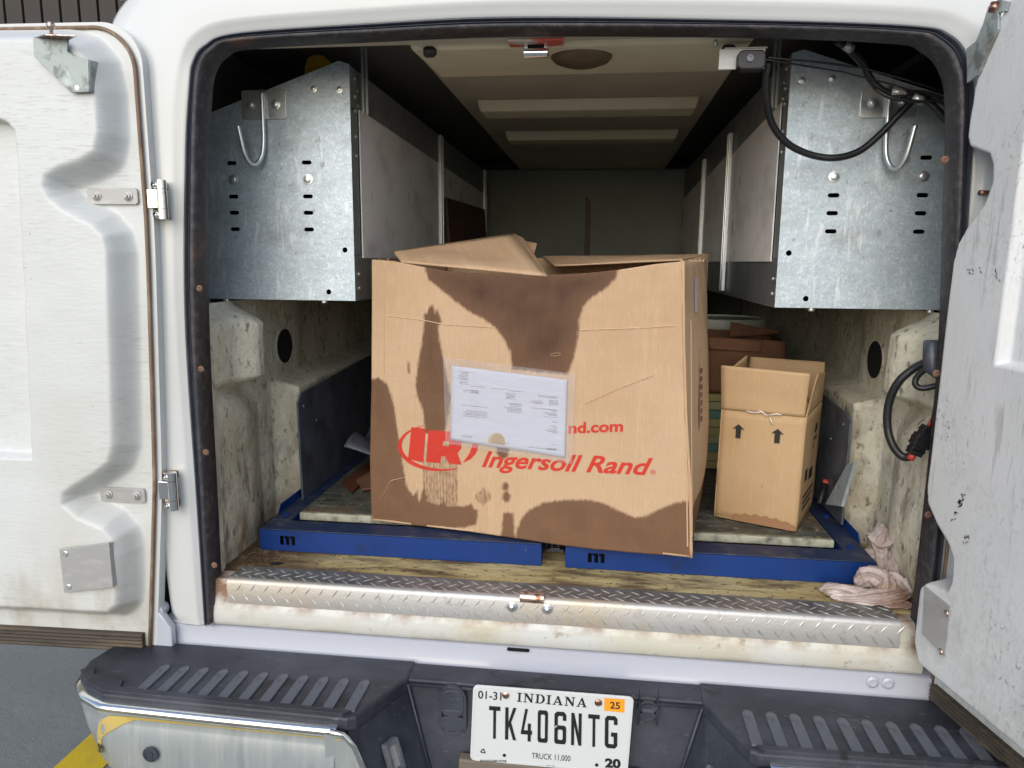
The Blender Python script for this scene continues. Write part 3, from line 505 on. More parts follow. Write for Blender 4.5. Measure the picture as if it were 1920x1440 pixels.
# right door fittings
door_poly('corner_plate', WR, RF, .077, [(1735, 1100), (1783, 1138), (1773, 1230), (1731, 1188)], .003, plain_al, rd)
for px in ((1775, 1150), (1764, 1222)):
    c = on_door(WR, RF, *px, .080); b = G().lathe([(0, 0), (.006, 0), (.006, .0015), (.003, .003), (0, .003)], (0, 0, 0), 'Y', 12).obj('screw', rusty, rd, smooth=True, keep=True)
    b.location = Vector(c-rootloc(rd)); b.rotation_euler = (0, 0, -(pi/2-RA))
door_poly('gas_strut_bracket', WR, RF, .078, [(1846, 45), (1856, 12), (1875, 0), (1892, 4), (1888, 20), (1874, 24), (1873, 55), (1836, 140), (1816, 154), (1815, 92), (1832, 78)], .004, galv_old, rd)
G().tube([onY(1866, 5, -.17), onY(1862, 22, -.17)], .007, 12).obj('ball_stud', rusty, rd, smooth=True)
c = on_door(WR, RF, 1863, 362, .004); G().tube([c, c+np.array(RF[2])*.028], .005, 10).obj('hinge_bolt', rusty, rd, smooth=True)
# scratches of black rubbed paint on the right door
rnd = random.Random(3); sc = G(); O = WR(0., 0., .0762)
def scuff(px, py, L, ang, wd):
    c = on_door(WR, RF, px, py, .0764); e = RF[0]*cos(ang)+RF[1]*sin(ang); f = -RF[0]*sin(ang)+RF[1]*cos(ang)
    sc.add([c-e*L, c-f*wd*.7, c+e*L*.8, c+f*wd], [(0, 1, 2, 3)])
for i in range(26):
    t = rnd.random(); scuff(1788+t*20+rnd.uniform(-4, 4), 975-t*52+rnd.uniform(-3, 3), rnd.uniform(.002, .006), rnd.uniform(.5, 1.6), rnd.uniform(.0008, .0022))
for i in range(12): scuff(1806+rnd.uniform(0, 12), 1010+rnd.uniform(-8, 8), rnd.uniform(.002, .005), rnd.uniform(1, 2), .001)
for i in range(10): scuff(1812+rnd.uniform(0, 30), 508+rnd.uniform(-6, 6), rnd.uniform(.002, .004), rnd.uniform(0, 3), .0012)
for i in range(6): scuff(1870+rnd.uniform(-4, 4), 515+rnd.uniform(-10, 14), .004, 1.9, .001)
o = sc.obj('rubbed_scratches', black_print, rd); o['kind'] = 'stuff'
# ================================================================== BUMPER
def part_root(name, parent, label=None):
    q = bpy.data.objects.new(name, None); COL.objects.link(q); q.parent = parent
    if label: q['label'] = label
    return q
bmp = part_root('rear_bumper', truck)
def prism(name, poly, z0, z1, m, parent, bevel=.004, **k):
    V = [(x, y, z0) for x, y in poly] + [(x, y, z1) for x, y in poly]; n = len(poly)
    return obj(name, V, [tuple(range(n)), tuple(range(n, 2*n))] + [(i, (i+1) % n, n+(i+1) % n, n+i) for i in range(n)], m, parent, recalc=True, bevel=bevel, **k)
cx = -.005
for s in (-1, 1):
    f = (lambda x: x) if s < 0 else (lambda x: 2*cx - x)
    step = prism('step_pad', [(f(x), y) for x, y in ((-1.03, -.02), (-1.045, -.12), (-1.03, -.17), (-.985, -.21), (-.93, -.232), (-.40, -.243), (-.385, -.235), (-.318, -.09), (-.318, -.02))], .624, .656, bumper_m, bmp, .006)
    V, F = plate2d([[(f(x), y) for x, y in ((-1.03, -.165), (-.985, -.207), (-.93, -.229), (-.41, -.240), (-.40, -.228), (-.905, -.214), (-.915, -.190), (-.99, -.178), (-1.01, -.15))]], .007, .001)
    obj('pad_edge_ridge', mapped(V, (0, 0, .6585), (1, 0, 0), (0, 1, 0), (0, 0, 1)), F, bumper_m, step, recalc=True)
    k0 = None
    for k in range(11):
        x = -.857+k*.0455
        yb = -.118 + .0012*k
        if k0 is None:
            V, F = plate2d([[(-.011, 0), (.009, 0), (.009, .098), (.003, .108), (-.004, .108), (-.011, .098)]], .003, .001)
            k0 = obj('step_rib', V, F, rib_m, step, recalc=True, keep=True); k0.location = Vector(np.array((f(x), -.2245, .6572)) - rootloc(step))
        else: inst(k0, (f(x), -.2245+.0002*k, .6572))
    # painted metal face below the pad: swept curve
    prof = [(0, .636), (.010, .632), (.014, .622), (.010, .612), (.016, .60), (.022, .56), (.024, .50), (.012, .44), (-.02, .42)]
    path = [(-1.038, -.03), (-1.045, -.12), (-1.03, -.165), (-.99, -.205), (-.93, -.232), (-.7, -.238), (-.44, -.243), (-.42, -.240)]
    pth = resample(path, 40); V = []; nrm = []
    for i, (x, y) in enumerate(pth):
        t = pth[min(i+1, 39)]-pth[max(i-1, 0)]; t /= np.linalg.norm(t); nrm.append((t[1], -t[0]))
    nrm = [(-abs(a), -abs(b)) if abs(b) > .01 else (-1, 0) for a, b in nrm]
    for dd, z in prof:
        for (x, y), (a, b) in zip(pth, nrm): V.append((f(x+a*dd+max(0, .625-z)*.42*sstep((-.80-x)/.2)), y+b*dd, z))
    if s < 0: FACE_V = list(V)
    fc = obj('bumper_face', V, grid_faces(40, len(prof)), bump_face, bmp, smooth=True, recalc=True)
    V = []
    for dd, z in ((.0, .638), (.011, .636), (.0155, .630), (.014, .624), (.008, .621)):
        for (x, y), (a, b) in zip(pth, nrm): V.append((f(x+a*dd), y+b*dd, z))
    obj('chrome_lip', V, grid_faces(40, 5), chrome, fc, smooth=True, recalc=True)
    # rounded inner end of the face and pocket cheek
    P = [(-.43, -.262, .636), (-.405, -.255, .628), (-.385, -.25, .60), (-.365, -.245, .54), (-.352, -.24, .48), (-.348, -.24, .44)]
    G().tube([(f(a), b, c) for a, b, c in P], .006, 8).obj('chrome_lip', chrome, fc, smooth=True)
    V = [(f(x), y, z) for x, y, z in ((-.44, -.262, .630), (-.405, -.255, .622), (-.385, -.25, .60), (-.365, -.245, .54), (-.352, -.24, .48), (-.348, -.24, .44), (-.44, -.262, .44))]
    obj('face_end', V, [tuple(range(7))], bump_face, fc, recalc=True)
    V = [(f(x), y, z) for x, y, z in ((-.40, -.241, .645), (-.325, -.085, .650), (-.26, -.10, .40), (-.31, -.24, .40), (-.40, -.241, .62))]
    pk = obj('pocket_cheek', V, [(0, 1, 2, 3, 4)], bumper_m, bmp, recalc=True)
    # plate lamp on the cheek
    A, Bc, Cc, D = (np.array(q) for q in V[:4]); nn = np.cross(Bc-A, D-A); nn /= np.linalg.norm(nn)
    if nn[1] > 0: nn = -nn
    ux = (Bc-A)/np.linalg.norm(Bc-A); vz = np.cross(nn, ux); vz = vz if vz[2] > 0 else -vz
    cen = A*.30+Bc*.22+Cc*.22+D*.26
    plate('plate_lamp', [rrect(-.018, .018, -.034, .034, .005), rrect(-.011, .011, -.026, .026, .004)], .012, cen+nn*.003, ux, vz, nn, rib_m, pk, .001)
    plate('lamp_lens', [rrect(-.011, .011, -.026, .026, .004)], .004, cen+nn*.002, ux, vz, nn, plain_al, pk, 0)
# parking sensor on left face and yellow reflection painted onto the face as a colour band
c = onY(283, 1414, -.2625)
G().lathe([(0, 0), (.0165, 0), (.0165, .003), (.012, .0035), (.0115, .0025), (.006, .0025), (.006, .004), (0, .004)], tuple(c), 'Y', 28).obj('parking_sensor', bumper_m, bmp, smooth=True, edge=30)
from mathutils.bvhtree import BVHTree
YB = BVHTree.FromPolygons([tuple(v) for v in FACE_V], grid_faces(40, 9))
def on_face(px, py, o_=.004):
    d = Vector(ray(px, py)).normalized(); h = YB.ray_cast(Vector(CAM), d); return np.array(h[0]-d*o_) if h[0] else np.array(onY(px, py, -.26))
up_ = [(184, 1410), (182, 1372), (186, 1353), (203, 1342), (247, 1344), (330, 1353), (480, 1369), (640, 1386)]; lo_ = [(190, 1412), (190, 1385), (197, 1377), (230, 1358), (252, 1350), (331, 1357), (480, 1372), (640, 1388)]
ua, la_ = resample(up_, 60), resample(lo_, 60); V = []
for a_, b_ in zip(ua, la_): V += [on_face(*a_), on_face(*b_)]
obj('yellow_reflection_strip', V, [(2*k, 2*k+2, 2*k+3, 2*k+1) for k in range(59)], mat('painted_yellow_reflection', (.50, .37, .09), .4, layers=[((.36, .36, .28), 20, S1, .5, .7, .6)]), bmp, smooth=True)  # reflection in the bumper face, put on as a yellow colour strip
V = [(-.335, -.020, .652), (.325, -.020, .652), (.325, -.086, .652), (-.335, -.086, .652), (-.335, -.02, .60), (.325, -.02, .60), (.325, -.08, .60), (-.335, -.08, .60)]
G().hexa([V[i] for i in (7, 6, 5, 4, 3, 2, 1, 0)]).obj('centre_ledge', bumper_m, bmp, bevel=.006)
obj('pocket_back', [(-.33, -.083, .645), (.32, -.083, .645), (.262, -.10, .38), (-.262, -.10, .38)], [(0, 3, 2, 1)], bumper_m, bmp)
G().tube([(-.318, -.090, .641), (.308, -.090, .641)], .0035, 8).tube([(-.318, -.090, .641), (-.262, -.102, .42)], .0035, 8).tube([(.308, -.090, .641), (.252, -.102, .42)], .0035, 8).obj('pocket_bead', bumper_m, bmp, smooth=True)
def cap(name, px, py, W_, H_):
    c = onY(px, py, -.092); q = part_root(name, bmp)
    plate('socket_rim', [rrect(-W_, W_, -H_, H_, W_*.95, 8), rrect(-W_*.82, W_*.82, -H_*.88, H_*.88, W_*.75, 8)], .008, c, (1, 0, 0), (0, -.06, 1), (0, 1, 0), bumper_m, q, .001)
    plate('socket_lid', [rrect(-W_*.8, W_*.8, -H_*.2, H_*.86, W_*.7, 8)], .010, c, (1, 0, 0), (0, -.06, 1), (0, 1, 0), bumper_m, q, .002)
    for i in range(6): plate('lid_line', [rrect(-W_*.5, W_*.5, -.0008, .0008, .0005, 1)], .002, c+np.array([0, -.0065, H_*(.66-.12*i)]), (1, 0, 0), (0, 0, 1), (0, 1, 0), rib_m, q)
    plate('socket_latch', [rrect(-W_*.8, W_*.8, -H_*.80, -H_*.25, .006, 3)], .008, c, (1, 0, 0), (0, -.06, 1), (0, 1, 0), bumper_m, q, .001)
cap('trailer_socket', 849, 1332, .030, .060)
cap('bumper_plug', 1215, 1332, .022, .022)
G().box(-.20, .19, -.125, -.10, .395, .497).obj('plate_bracket', mat('dusty_bracket', (.16, .13, .10), .6), bmp, bevel=.004)
# licence plate (flat, at its real place)
PO = np.array([0, -.128, 0]); PNn = np.array([0, -1, 0.])
lpz = lambda x, y, d=0.: onY(x, y, -.130-d)
lpr = part_root('licence_plate', truck)
q = [lpz(x, y) for x, y in ((888, 1285), (1188, 1308), (1180, 1462), (882, 1425))]
ex = (q[1]-q[0]); Wp = np.linalg.norm(ex); ex /= Wp; ez = np.array([0, 0, 1.])
ez = (q[0]-q[3]); Hp = np.linalg.norm(ez); ez = ez/Hp
plate('plate_blank', [rrect(0, Wp, -Hp, 0, .010)], .002, q[0]+np.array([0, .0015, 0]), ex, ez, (0, 1, 0), plate_m, lpr, .0008)
plate('plate_emboss', [rrect(.003, Wp-.003, -Hp+.003, -.003, .009), rrect(.0045, Wp-.0045, -Hp+.0045, -.0045, .008)], .0012, q[0]+np.array([0, -.0005, 0]), ex, ez, (0, 1, 0), plate_m, lpr)
def ptext(name, s, a, b, t, m, bold=0., d=.0012, shear=0.):
    V, F = text_fit(s, lpz(*a, d), lpz(*b, d), lpz(*t, d), bold, shear); return obj(name, V, F, m, lpr)
def c3(x, y): return (740+x/3.2, 1200+y/3.2)
ptext('plate_date', '01-31', c3(500, 350), c3(640, 362), c3(501, 303), dark_text, .01)
ptext('plate_type', 'TRUCK 11,000', c3(822, 710), c3(1054, 728), c3(823, 676), dark_text, .0)
ptext('plate_series', '20', c3(1262, 762), c3(1356, 768), c3(1262, 712), dark_text, .05)
ptext('plate_tiny_code', '81020268810238', c3(514, 730), c3(670, 735), c3(514, 717), dark_text, .02)
ptext('plate_foot_code', 'PLT 30', c3(912, 758), c3(960, 762), c3(912, 750), dark_text, .0)
# serif state name built from strokes
SER = {'I': (.42, [[(0, 0), (.42, 0), (.42, .09), (.30, .09), (.30, .91), (.42, .91), (.42, 1), (0, 1), (0, .91), (.12, .91), (.12, .09), (0, .09)]]),
       'N': (.92, [[(0, 0), (.32, 0), (.32, .08), (.21, .08), (.21, .74), (.68, 0), (.80, 0), (.80, .92), (.92, .92), (.92, 1), (.58, 1), (.58, .92), (.71, .92), (.71, .34), (.29, 1), (0, 1), (0, .92), (.12, .92), (.12, .08), (0, .08)]]),
       'D': (.84, [[(0, 0), (.42, 0)] + [(.42+.42*sin(a), .5-.5*cos(a)) for a in np.linspace(.2, pi-.2, 12)] + [(.42, 1), (0, 1), (0, .92), (.11, .92), (.11, .08), (0, .08)], [(.29, .08)] + [(.40+.24*sin(a), .5-.42*cos(a)) for a in np.linspace(.1, pi-.1, 10)] + [(.29, .92)]]),
       'A': (.90, [[(0, 0), (.28, 0), (.28, .08), (.20, .08), (.26, .26), (.56, .26), (.62, .08), (.52, .08), (.52, 0), (.90, 0), (.90, .08), (.82, .08), (.50, 1), (.40, 1), (.10, .08), (0, .08)], [(.29, .35), (.53, .35), (.41, .74)]])}
x = 0; loops = []
for ch in 'INDIANA':
    w_, ls = SER[ch]
    for l in ls: loops.append([(a+x, b) for a, b in l])
    x += w_+.14
V, F = plate2d(loops, 0); V = np.array(V); A, Bq, T = lpz(*c3(733, 370), .0012), lpz(*c3(1152, 405), .0012), lpz(*c3(736, 316), .0012)
obj('plate_state_name', A + V[:, :1]/(x-.14)*(Bq-A) + V[:, 1:2]*(T-A), F, dark_text, lpr)
# condensed embossed serial built from strokes on a 3 x 7 grid
def strokes(ch, t=.29):
    w_ = 1.0; h = 2.35
    R = lambda x0, x1, y0, y1: [(x0, y0), (x1, y0), (x1, y1), (x0, y1)]
    def ring(y0, y1, gap=None):
        r = .22; outer = rrect(0, w_, y0, y1, r, 5); inner = rrect(t, w_-t, y0+t, y1-t, r*.5, 4); return [outer, inner]
    if ch == 'T': return [[(0, h-t), (.38, h-t), (.38, 0), (.62, 0), (.62, h-t), (1, h-t), (1, h), (0, h)]]
    if ch == 'K': return [[(0, 0), (t, 0), (t, .75), (.36, 1.0), (.72, 0), (1, 0), (.54, 1.28), (1, h), (.72, h), (t, 1.3), (t, h), (0, h)]]
    if ch == '4': return [[(.62, 0), (.62+t, 0), (.62+t, .5), (1.02, .5), (1.02, .5+t), (.62+t, .5+t), (.62+t, 1.3), (.62, 1.3), (.62, .5+t), (.26, .5+t), (.62, h), (.37, h), (0, .68), (0, .5), (.62, .5)]]
    if ch == '0': return ring(0, h)
    if ch == '6': return ring(0, 1.35) + [[(0, 1.1), (t, 1.3), (t, h-t-.08), (t+.1, h-t), (w_-t, h-t), (w_-t, h-.62), (w_, h-.62), (w_, h-.2), (w_-.2, h), (.2, h), (0, h-.2)]]
    if ch == 'N': return [[(0, 0), (t, 0), (t, 1.45), (w_-t, 0), (w_, 0), (w_, h), (w_-t, h), (w_-t, .9), (t, h), (0, h)]]
    if ch == 'G': return [[(.2, 0), (.8, 0), (1, .2), (1, 1.15), (.5, 1.15), (.5, 1.15-t), (w_-t, 1.15-t), (w_-t, .3), (w_-.32, t), (.32, t), (t, .3), (t, h-.3), (.32, h-t), (w_-.32, h-t), (w_-t, h-.3), (w_-t, h-.62), (w_, h-.62), (w_, h-.2), (.8, h), (.2, h), (0, h-.2), (0, .2)]]
SERIAL = [('T', 565, 632), ('K', 662, 728), ('4', 757, 822), ('0', 857, 918), ('6', 957, 1028), ('N', 1058, 1120), ('T', 1160, 1228), ('G', 1260, 1335)]
for ch, xa, xb in SERIAL:
    sl_ = .083; y0 = 588+(xa-565)*sl_+ (0); y1 = y0-192
    V, F = plate2d(strokes(ch), .004, 0); A, Bq, T = lpz(*c3(xa, y0), .001), lpz(*c3(xb, y0+(xb-xa)*sl_), .001), lpz(*c3(xa+2, y1), .001)
    obj('serial_character', A + V[:, :1]*(Bq-A) + V[:, 1:2]/2.35*(T-A) + V[:, 2:3]*np.array([0, .35, 0]), F, dark_text, lpr, recalc=True)
stk = [lpz(*c3(a, b), .0010) for a, b in ((1258, 348), (1380, 357), (1378, 436), (1257, 424))]
obj('year_sticker', stk, [(3, 2, 1, 0)], orange_m, lpr); ptext('sticker_year', '25', c3(1292, 410), c3(1352, 415), c3(1293, 370), black_print, .02, .0016)
for px in (c3(666, 330), c3(1222, 375)): G().lathe([(0, 0), (.0075, 0), (.0075, .002), (.005, .004), (0, .004)], tuple(lpz(*px, .001)), 'Y', 14).obj('plate_screw', rusty, lpr, smooth=True, edge=40)
for px in (c3(658, 692), c3(1212, 750)): G().lathe([(0, 0), (.0036, 0), (.0036, .0006), (0, .0006)], tuple(lpz(*px, .0012)), 'Y', 12).obj('plate_hole', void, lpr)
rc = lpz(*c3(530, 668), .0012)
for k in range(3):
    a = radians(90+120*k); b = radians(90+120*(k+1)); p0 = np.array([cos(a), 0, sin(a)])*.0062; p1 = np.array([cos(b), 0, sin(b)])*.0062
    e = (p1-p0); p0 = p0+e*.14; p1 = p1-e*.2; nq = np.array([-e[2], 0, e[0]])/np.linalg.norm(e)*.0010
    obj('recycling_arrow', [rc+p0-nq, rc+p1-nq, rc+p1-nq*3, rc+p1+e*.2, rc+p1+nq*3, rc+p1+nq, rc+p0+nq], [(0, 1, 2, 3, 4, 5, 6)], dark_text, lpr, recalc=True)
# ================================================================== ROOF FITTINGS
rf = part_root('dome_lamp', truck)
G().lathe([(.058, 0), (.058, .004), (.052, .010), (.030, .018), (0, .021)], (-.0+.02, .20, 0), 'Z', 32)
g = G().lathe([(.066, 0), (.066, -.003), (.060, -.010), (.034, -.019), (0, -.022)], (.018, .17, 1.988), 'Z', 32); g.obj('lamp_dome', mat('brown_lamp_lens', (.12, .085, .045), .35), rf, smooth=True, edge=50)
cb = G(); a = onY(955, 75, .06); b = onY(1057, 74, .06); cb.box(a[0], b[0], .035, .075, 1.984, 1.989); cb.obj('red_edged_shim', mat('red_flaked_shim', (.55, .50, .45), .6, layers=[((.55, .06, .03), 14, (1, 1, 1), .45, .55, .9)]), truck)
k = G(); a = onY(984, 82, .06); b = onY(1027, 108, .06); xa, xb, za, zb = a[0], b[0], b[2], a[2]
k.box(xa, xa+.007, .05, .09, za+.010, zb).box(xb-.007, xb, .05, .09, za+.010, zb).tube([(xa, .055, za+.008), (xb, .055, za+.008)], .0095, 14)
k.obj('upper_latch_striker', chrome, truck, smooth=True, edge=40)
G().box(xa+.007, xb-.007, .06, .09, za+.012, zb).obj('striker_recess', void, truck)
for (px, py) in ((783, 98), (1341, 95)):
    c = onY(px, py, .08); kk = part_root('door_buffer', truck); G().lathe([(0, 0), (.009, .002), (.0115, .008), (.011, .022), (.006, .028), (0, .029)], (c[0]+.012, c[1], c[2]), 'X', 18).obj('buffer_cap', black, kk, smooth=True)
    G().tube([(c[0], c[1], c[2]+.008), (c[0], c[1], c[2]+.024)], .004, 10).obj('buffer_stem', bright, kk, smooth=True)
# reversing-camera unit
cu_ = thing('rear_camera', 'small black camera on a bright bracket under the opening header', 'camera', (.36, .07, 1.93))
a, b = onY(1349, 92, .05), onY(1433, 129, .05)
G().box(a[0], b[0], .05, .053, b[2], a[2]).box(a[0]+.01, b[0]+.004, .05, .10, a[2], a[2]+.003).obj('bracket', plain_al, cu_, bevel=.0012)
a, b = onY(1387, 97, .03), onY(1432, 127, .03)
V, F = plate2d([rrect(0, b[0]-a[0], b[2]-a[2], 0, .008)], .02, .003); obj('camera_body', mapped(V, (a[0], .04, a[2]), (1, 0, 0), (0, 0, 1), (0, 1, 0)), F, black, cu_, recalc=True)
G().lathe([(0, 0), (.0065, 0), (.0065, .003), (.004, .003), (.004, .001), (0, .001)], ((a[0]+b[0])/2-.004, .027, (a[2]+b[2])/2+.002), 'Y', 18).obj('lens', mat('dark_lens_glass', (.02, .02, .03), .1, coat=.6), cu_, smooth=True, edge=30)
# ================================================================== STORAGE CABINETS
bolt_src = None
def cabinet(s):
    # s=-1: left cabinet, s=+1: right (mirrored); own coordinates m(x) with x measured from the aisle edge outwards
    xin = -.53 if s < 0 else .475; YF = .25
    m = lambda x: xin + s*x
    if s < 0: r = thing('storage_bin_unit', 'galvanised bin cabinet hung above the stained cream wall, yellow thing on top of it', 'cabinet', (-.70, .25, 1.45), 'galvanised cabinets hung along the cargo bay')
    else: r = thing('storage_bin_unit', 'galvanised bin cabinet with black loom hanging across its end panel', 'cabinet', (.64, .25, 1.45), 'galvanised cabinets hung along the cargo bay')
    wd = .385
    outline = [(0, .0), (wd, .0), (wd, .44), (.025, .562), (0, .555)]
    loops = [[(x, z) for x, z in outline]]
    sx = (.113, .305) if s < 0 else (.111, .299)
    for x in sx:
        for z in (.332, .252, .213, .173): loops.append(rrect(x-.0125, x+.0125, z-.0048, z+.0048, .0045, 3))
    loops += [circ(.023, .124, .0065, 14), circ(.068, .021, .0065, 14)]
    V, F = plate2d(loops, .002, 0)
    obj('end_panel', mapped(V, (xin, YF, 1.45), (s, 0, 0), (0, 0, 1), (0, 1, 0)), F, galv, r, recalc=True)
    LEN = 2.1
    G().box(min(m(.004), m(wd)), max(m(.004), m(wd)), YF+.06, YF+.064, 1.455, 1.86).obj('slot_shade_backing', void, r)  # black sheet added behind the slots for the dark interior
    # inner side: folded flange, shelves' fascia rail, pale panels, uprights
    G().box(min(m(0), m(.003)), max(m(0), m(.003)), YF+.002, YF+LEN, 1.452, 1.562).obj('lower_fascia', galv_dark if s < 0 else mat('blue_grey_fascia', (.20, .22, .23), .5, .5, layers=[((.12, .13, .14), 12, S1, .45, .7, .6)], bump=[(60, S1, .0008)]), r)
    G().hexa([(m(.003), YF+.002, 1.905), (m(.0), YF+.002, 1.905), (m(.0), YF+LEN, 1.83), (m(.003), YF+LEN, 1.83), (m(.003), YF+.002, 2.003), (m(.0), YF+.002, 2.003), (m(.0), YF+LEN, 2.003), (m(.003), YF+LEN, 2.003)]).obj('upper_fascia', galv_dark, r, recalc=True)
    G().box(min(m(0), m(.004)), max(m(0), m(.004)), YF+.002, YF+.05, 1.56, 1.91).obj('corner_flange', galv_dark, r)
    ups = (1.20, 2.22) if s < 0 else (.955, 1.55)
    edges = [YF+.055] + list(ups) + [YF+LEN]
    for i in range(len(edges)-1):
        y0, y1 = edges[i]+(.012 if i else 0), edges[i+1]-.012
        if y1 > YF+LEN-.02 and s < 0: pass
        zt = 1.913 - .03*((y0-.3)/2); zt2 = 1.913 - .03*((y1-.3)/2) if s < 0 else 1.895-.03*((y1-.3)/2)
        pts = [(y0, 1.555), (y1, 1.555), (y1, zt2), (y0, zt)]
        V, F = plate2d([pts, circ(y0+.22, 1.87, .005, 10)] if i == 0 else [pts], .003)
        obj('pale_panel', mapped(V, (m(-.003), 0, 0), (0, 1, 0), (0, 0, 1), (1, 0, 0)), F, panel_m, r, recalc=True)
    for y in ups:
        for dy in (-.016, .016):
            G().box(min(m(-.002), m(-.016)), max(m(-.002), m(-.016)), y+dy-.006, y+dy+.006, 1.46, 2.0 if s < 0 else 1.955).obj('upright', bright, r, bevel=.003)
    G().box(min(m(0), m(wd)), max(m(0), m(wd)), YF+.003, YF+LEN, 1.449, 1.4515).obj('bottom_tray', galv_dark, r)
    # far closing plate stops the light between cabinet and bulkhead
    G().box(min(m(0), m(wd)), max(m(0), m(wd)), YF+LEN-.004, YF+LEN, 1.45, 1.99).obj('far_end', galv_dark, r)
    # J hook on its plate
    hx = .213 if s < 0 else .207
    hk = part_root('ladder_hook', r)
    if s < 0: V, F = plate2d([rrect(-.055, .055, -.033, .033, .006)], .003, .0006); pz = 1.450+.466
    else: V, F = plate2d([rrect(-.056, .056, -.030, .030, .006)], .003, .0006); pz = 1.450+.447
    obj('hook_plate', mapped(V, (m(hx), YF-.004, pz), (s, 0, 0), (0, 0, 1), (0, 1, 0)), F, bright, hk, recalc=True)
    top = (m(hx), YF-.012, pz+.033); P = [top, (m(hx), YF-.013, pz-.03), (m(hx), YF-.015, pz-.085), (m(hx+.003), YF-.020, pz-.118), (m(hx+.012), YF-.030, pz-.139), (m(hx+.023), YF-.042, pz-.140), (m(hx+.031), YF-.052, pz-.120), (m(hx+.036), YF-.058, pz-.085), (m(hx+.040), YF-.061, pz-.055)]
    P = [(x if i < 4 else x, y, z) for i, (x, y, z) in enumerate(P)]
    G().tube(spline(P, 6), .0052, 12).obj('hook_rod', bright, hk, smooth=True)
    def bolt(x, z, sc=1., pr=hk, nm='bolt'):
        b = G().lathe([(0, 0), (.0125, 0), (.0125, .0015), (.0075, .0022), (.0078, .0062), (.006, .007), (0, .007)], (0, 0, 0), 'Y', 8 if False else 18).obj(nm, bright, pr, smooth=True, edge=35, keep=True)
        b.location = Vector(np.array((m(x), YF-.0055 if pr is hk else YF-.001, z))-rootloc(r)); b.scale = (sc,)*3; return b
    bolt(hx-.030, pz, .95); bolt(hx+.034, pz, .95)
    for x in sx: bolt(x-.002, 1.45+.292, 1.0, r)
    for x, z in ((.025, 1.948), (.088, 1.951)): bolt(x, z, .62, r, 'rivet')
    bb = G().lathe([(0, 0), (.0052, 0), (.0052, .003), (.003, .0045), (0, .005)], (0, 0, 0), 'X', 12).obj('side_bolt', bright, r, smooth=True, edge=35, keep=True)
    for i, (y, z) in enumerate(((.275, 1.48), (.275, 1.515), (.278, 1.80), (.278, 1.845), (.279, 1.905), (.279, 1.938), (.30, 1.955), (.30, 1.92), (.28, 1.98))):
        c = (m(-.001), y, z)
        if i == 0: bb.location = Vector(np.array(c)-rootloc(r)); bb.rotation_euler = (0, 0, 0 if s < 0 else pi)
        else: inst(bb, c, (0, 0, 0 if s < 0 else pi))
    bt = G().lathe([(0, 0), (.008, 0), (.008, -.005), (.005, -.008), (0, -.008)], (0, 0, 0), 'Z', 12).obj('underside_nut', bright, r, smooth=True, edge=35, keep=True)
    for i, x in enumerate((.085, .345)):
        c = (m(x), YF+.012, 1.449)
        if i == 0: bt.location = Vector(np.array(c)-rootloc(r))
        else: inst(bt, c)
    G().box(min(m(-.014), m(-.02)), max(m(-.014), m(-.02)), .295, .302, 1.90, 2.08).box(min(m(-.022), m(-.028)), max(m(-.022), m(-.028)), .30, .304, 1.90, 2.08).obj('hanger_strap', galv_dark, r)
    return r
cabL = cabinet(-1); cabR = cabinet(1)
yl = thing('yellow_guard', 'yellow plastic piece poking up above the sloping cabinet top', 'plastic part', (-.68, .5, 1.96))
V, F = plate2d([[(-.725, 1.93), (-.715, 2.05), (-.706, 2.072), (-.69, 2.078), (-.67, 2.076), (-.64, 2.05), (-.62, 1.93)]], .012, .003)
obj('guard_panel', mapped(V, (0, .45, 0), (1, 0, 0), (0, 0, 1), (0, 1, 0)), F, yellow_m, yl, recalc=True)
# dark red-brown board leaning on the left cabinet's far panel
bp = thing('brown_board', 'dark brown board leaning upright against the far pale panel', 'board', (-.49, 1.7, 1.56))
G().hexa([(-.50, 1.26, 1.45), (-.488, 1.26, 1.45), (-.488, 2.16, 1.45), (-.50, 2.16, 1.45), (-.524, 1.26, 1.785), (-.512, 1.26, 1.785), (-.512, 2.16, 1.805), (-.524, 2.16, 1.805)]).obj('board_sheet', brown_m, bp, bevel=.002)
G().box(-.62, -.40, 1.25, 2.17, .815, 1.45).obj('board_prop', void, bp)
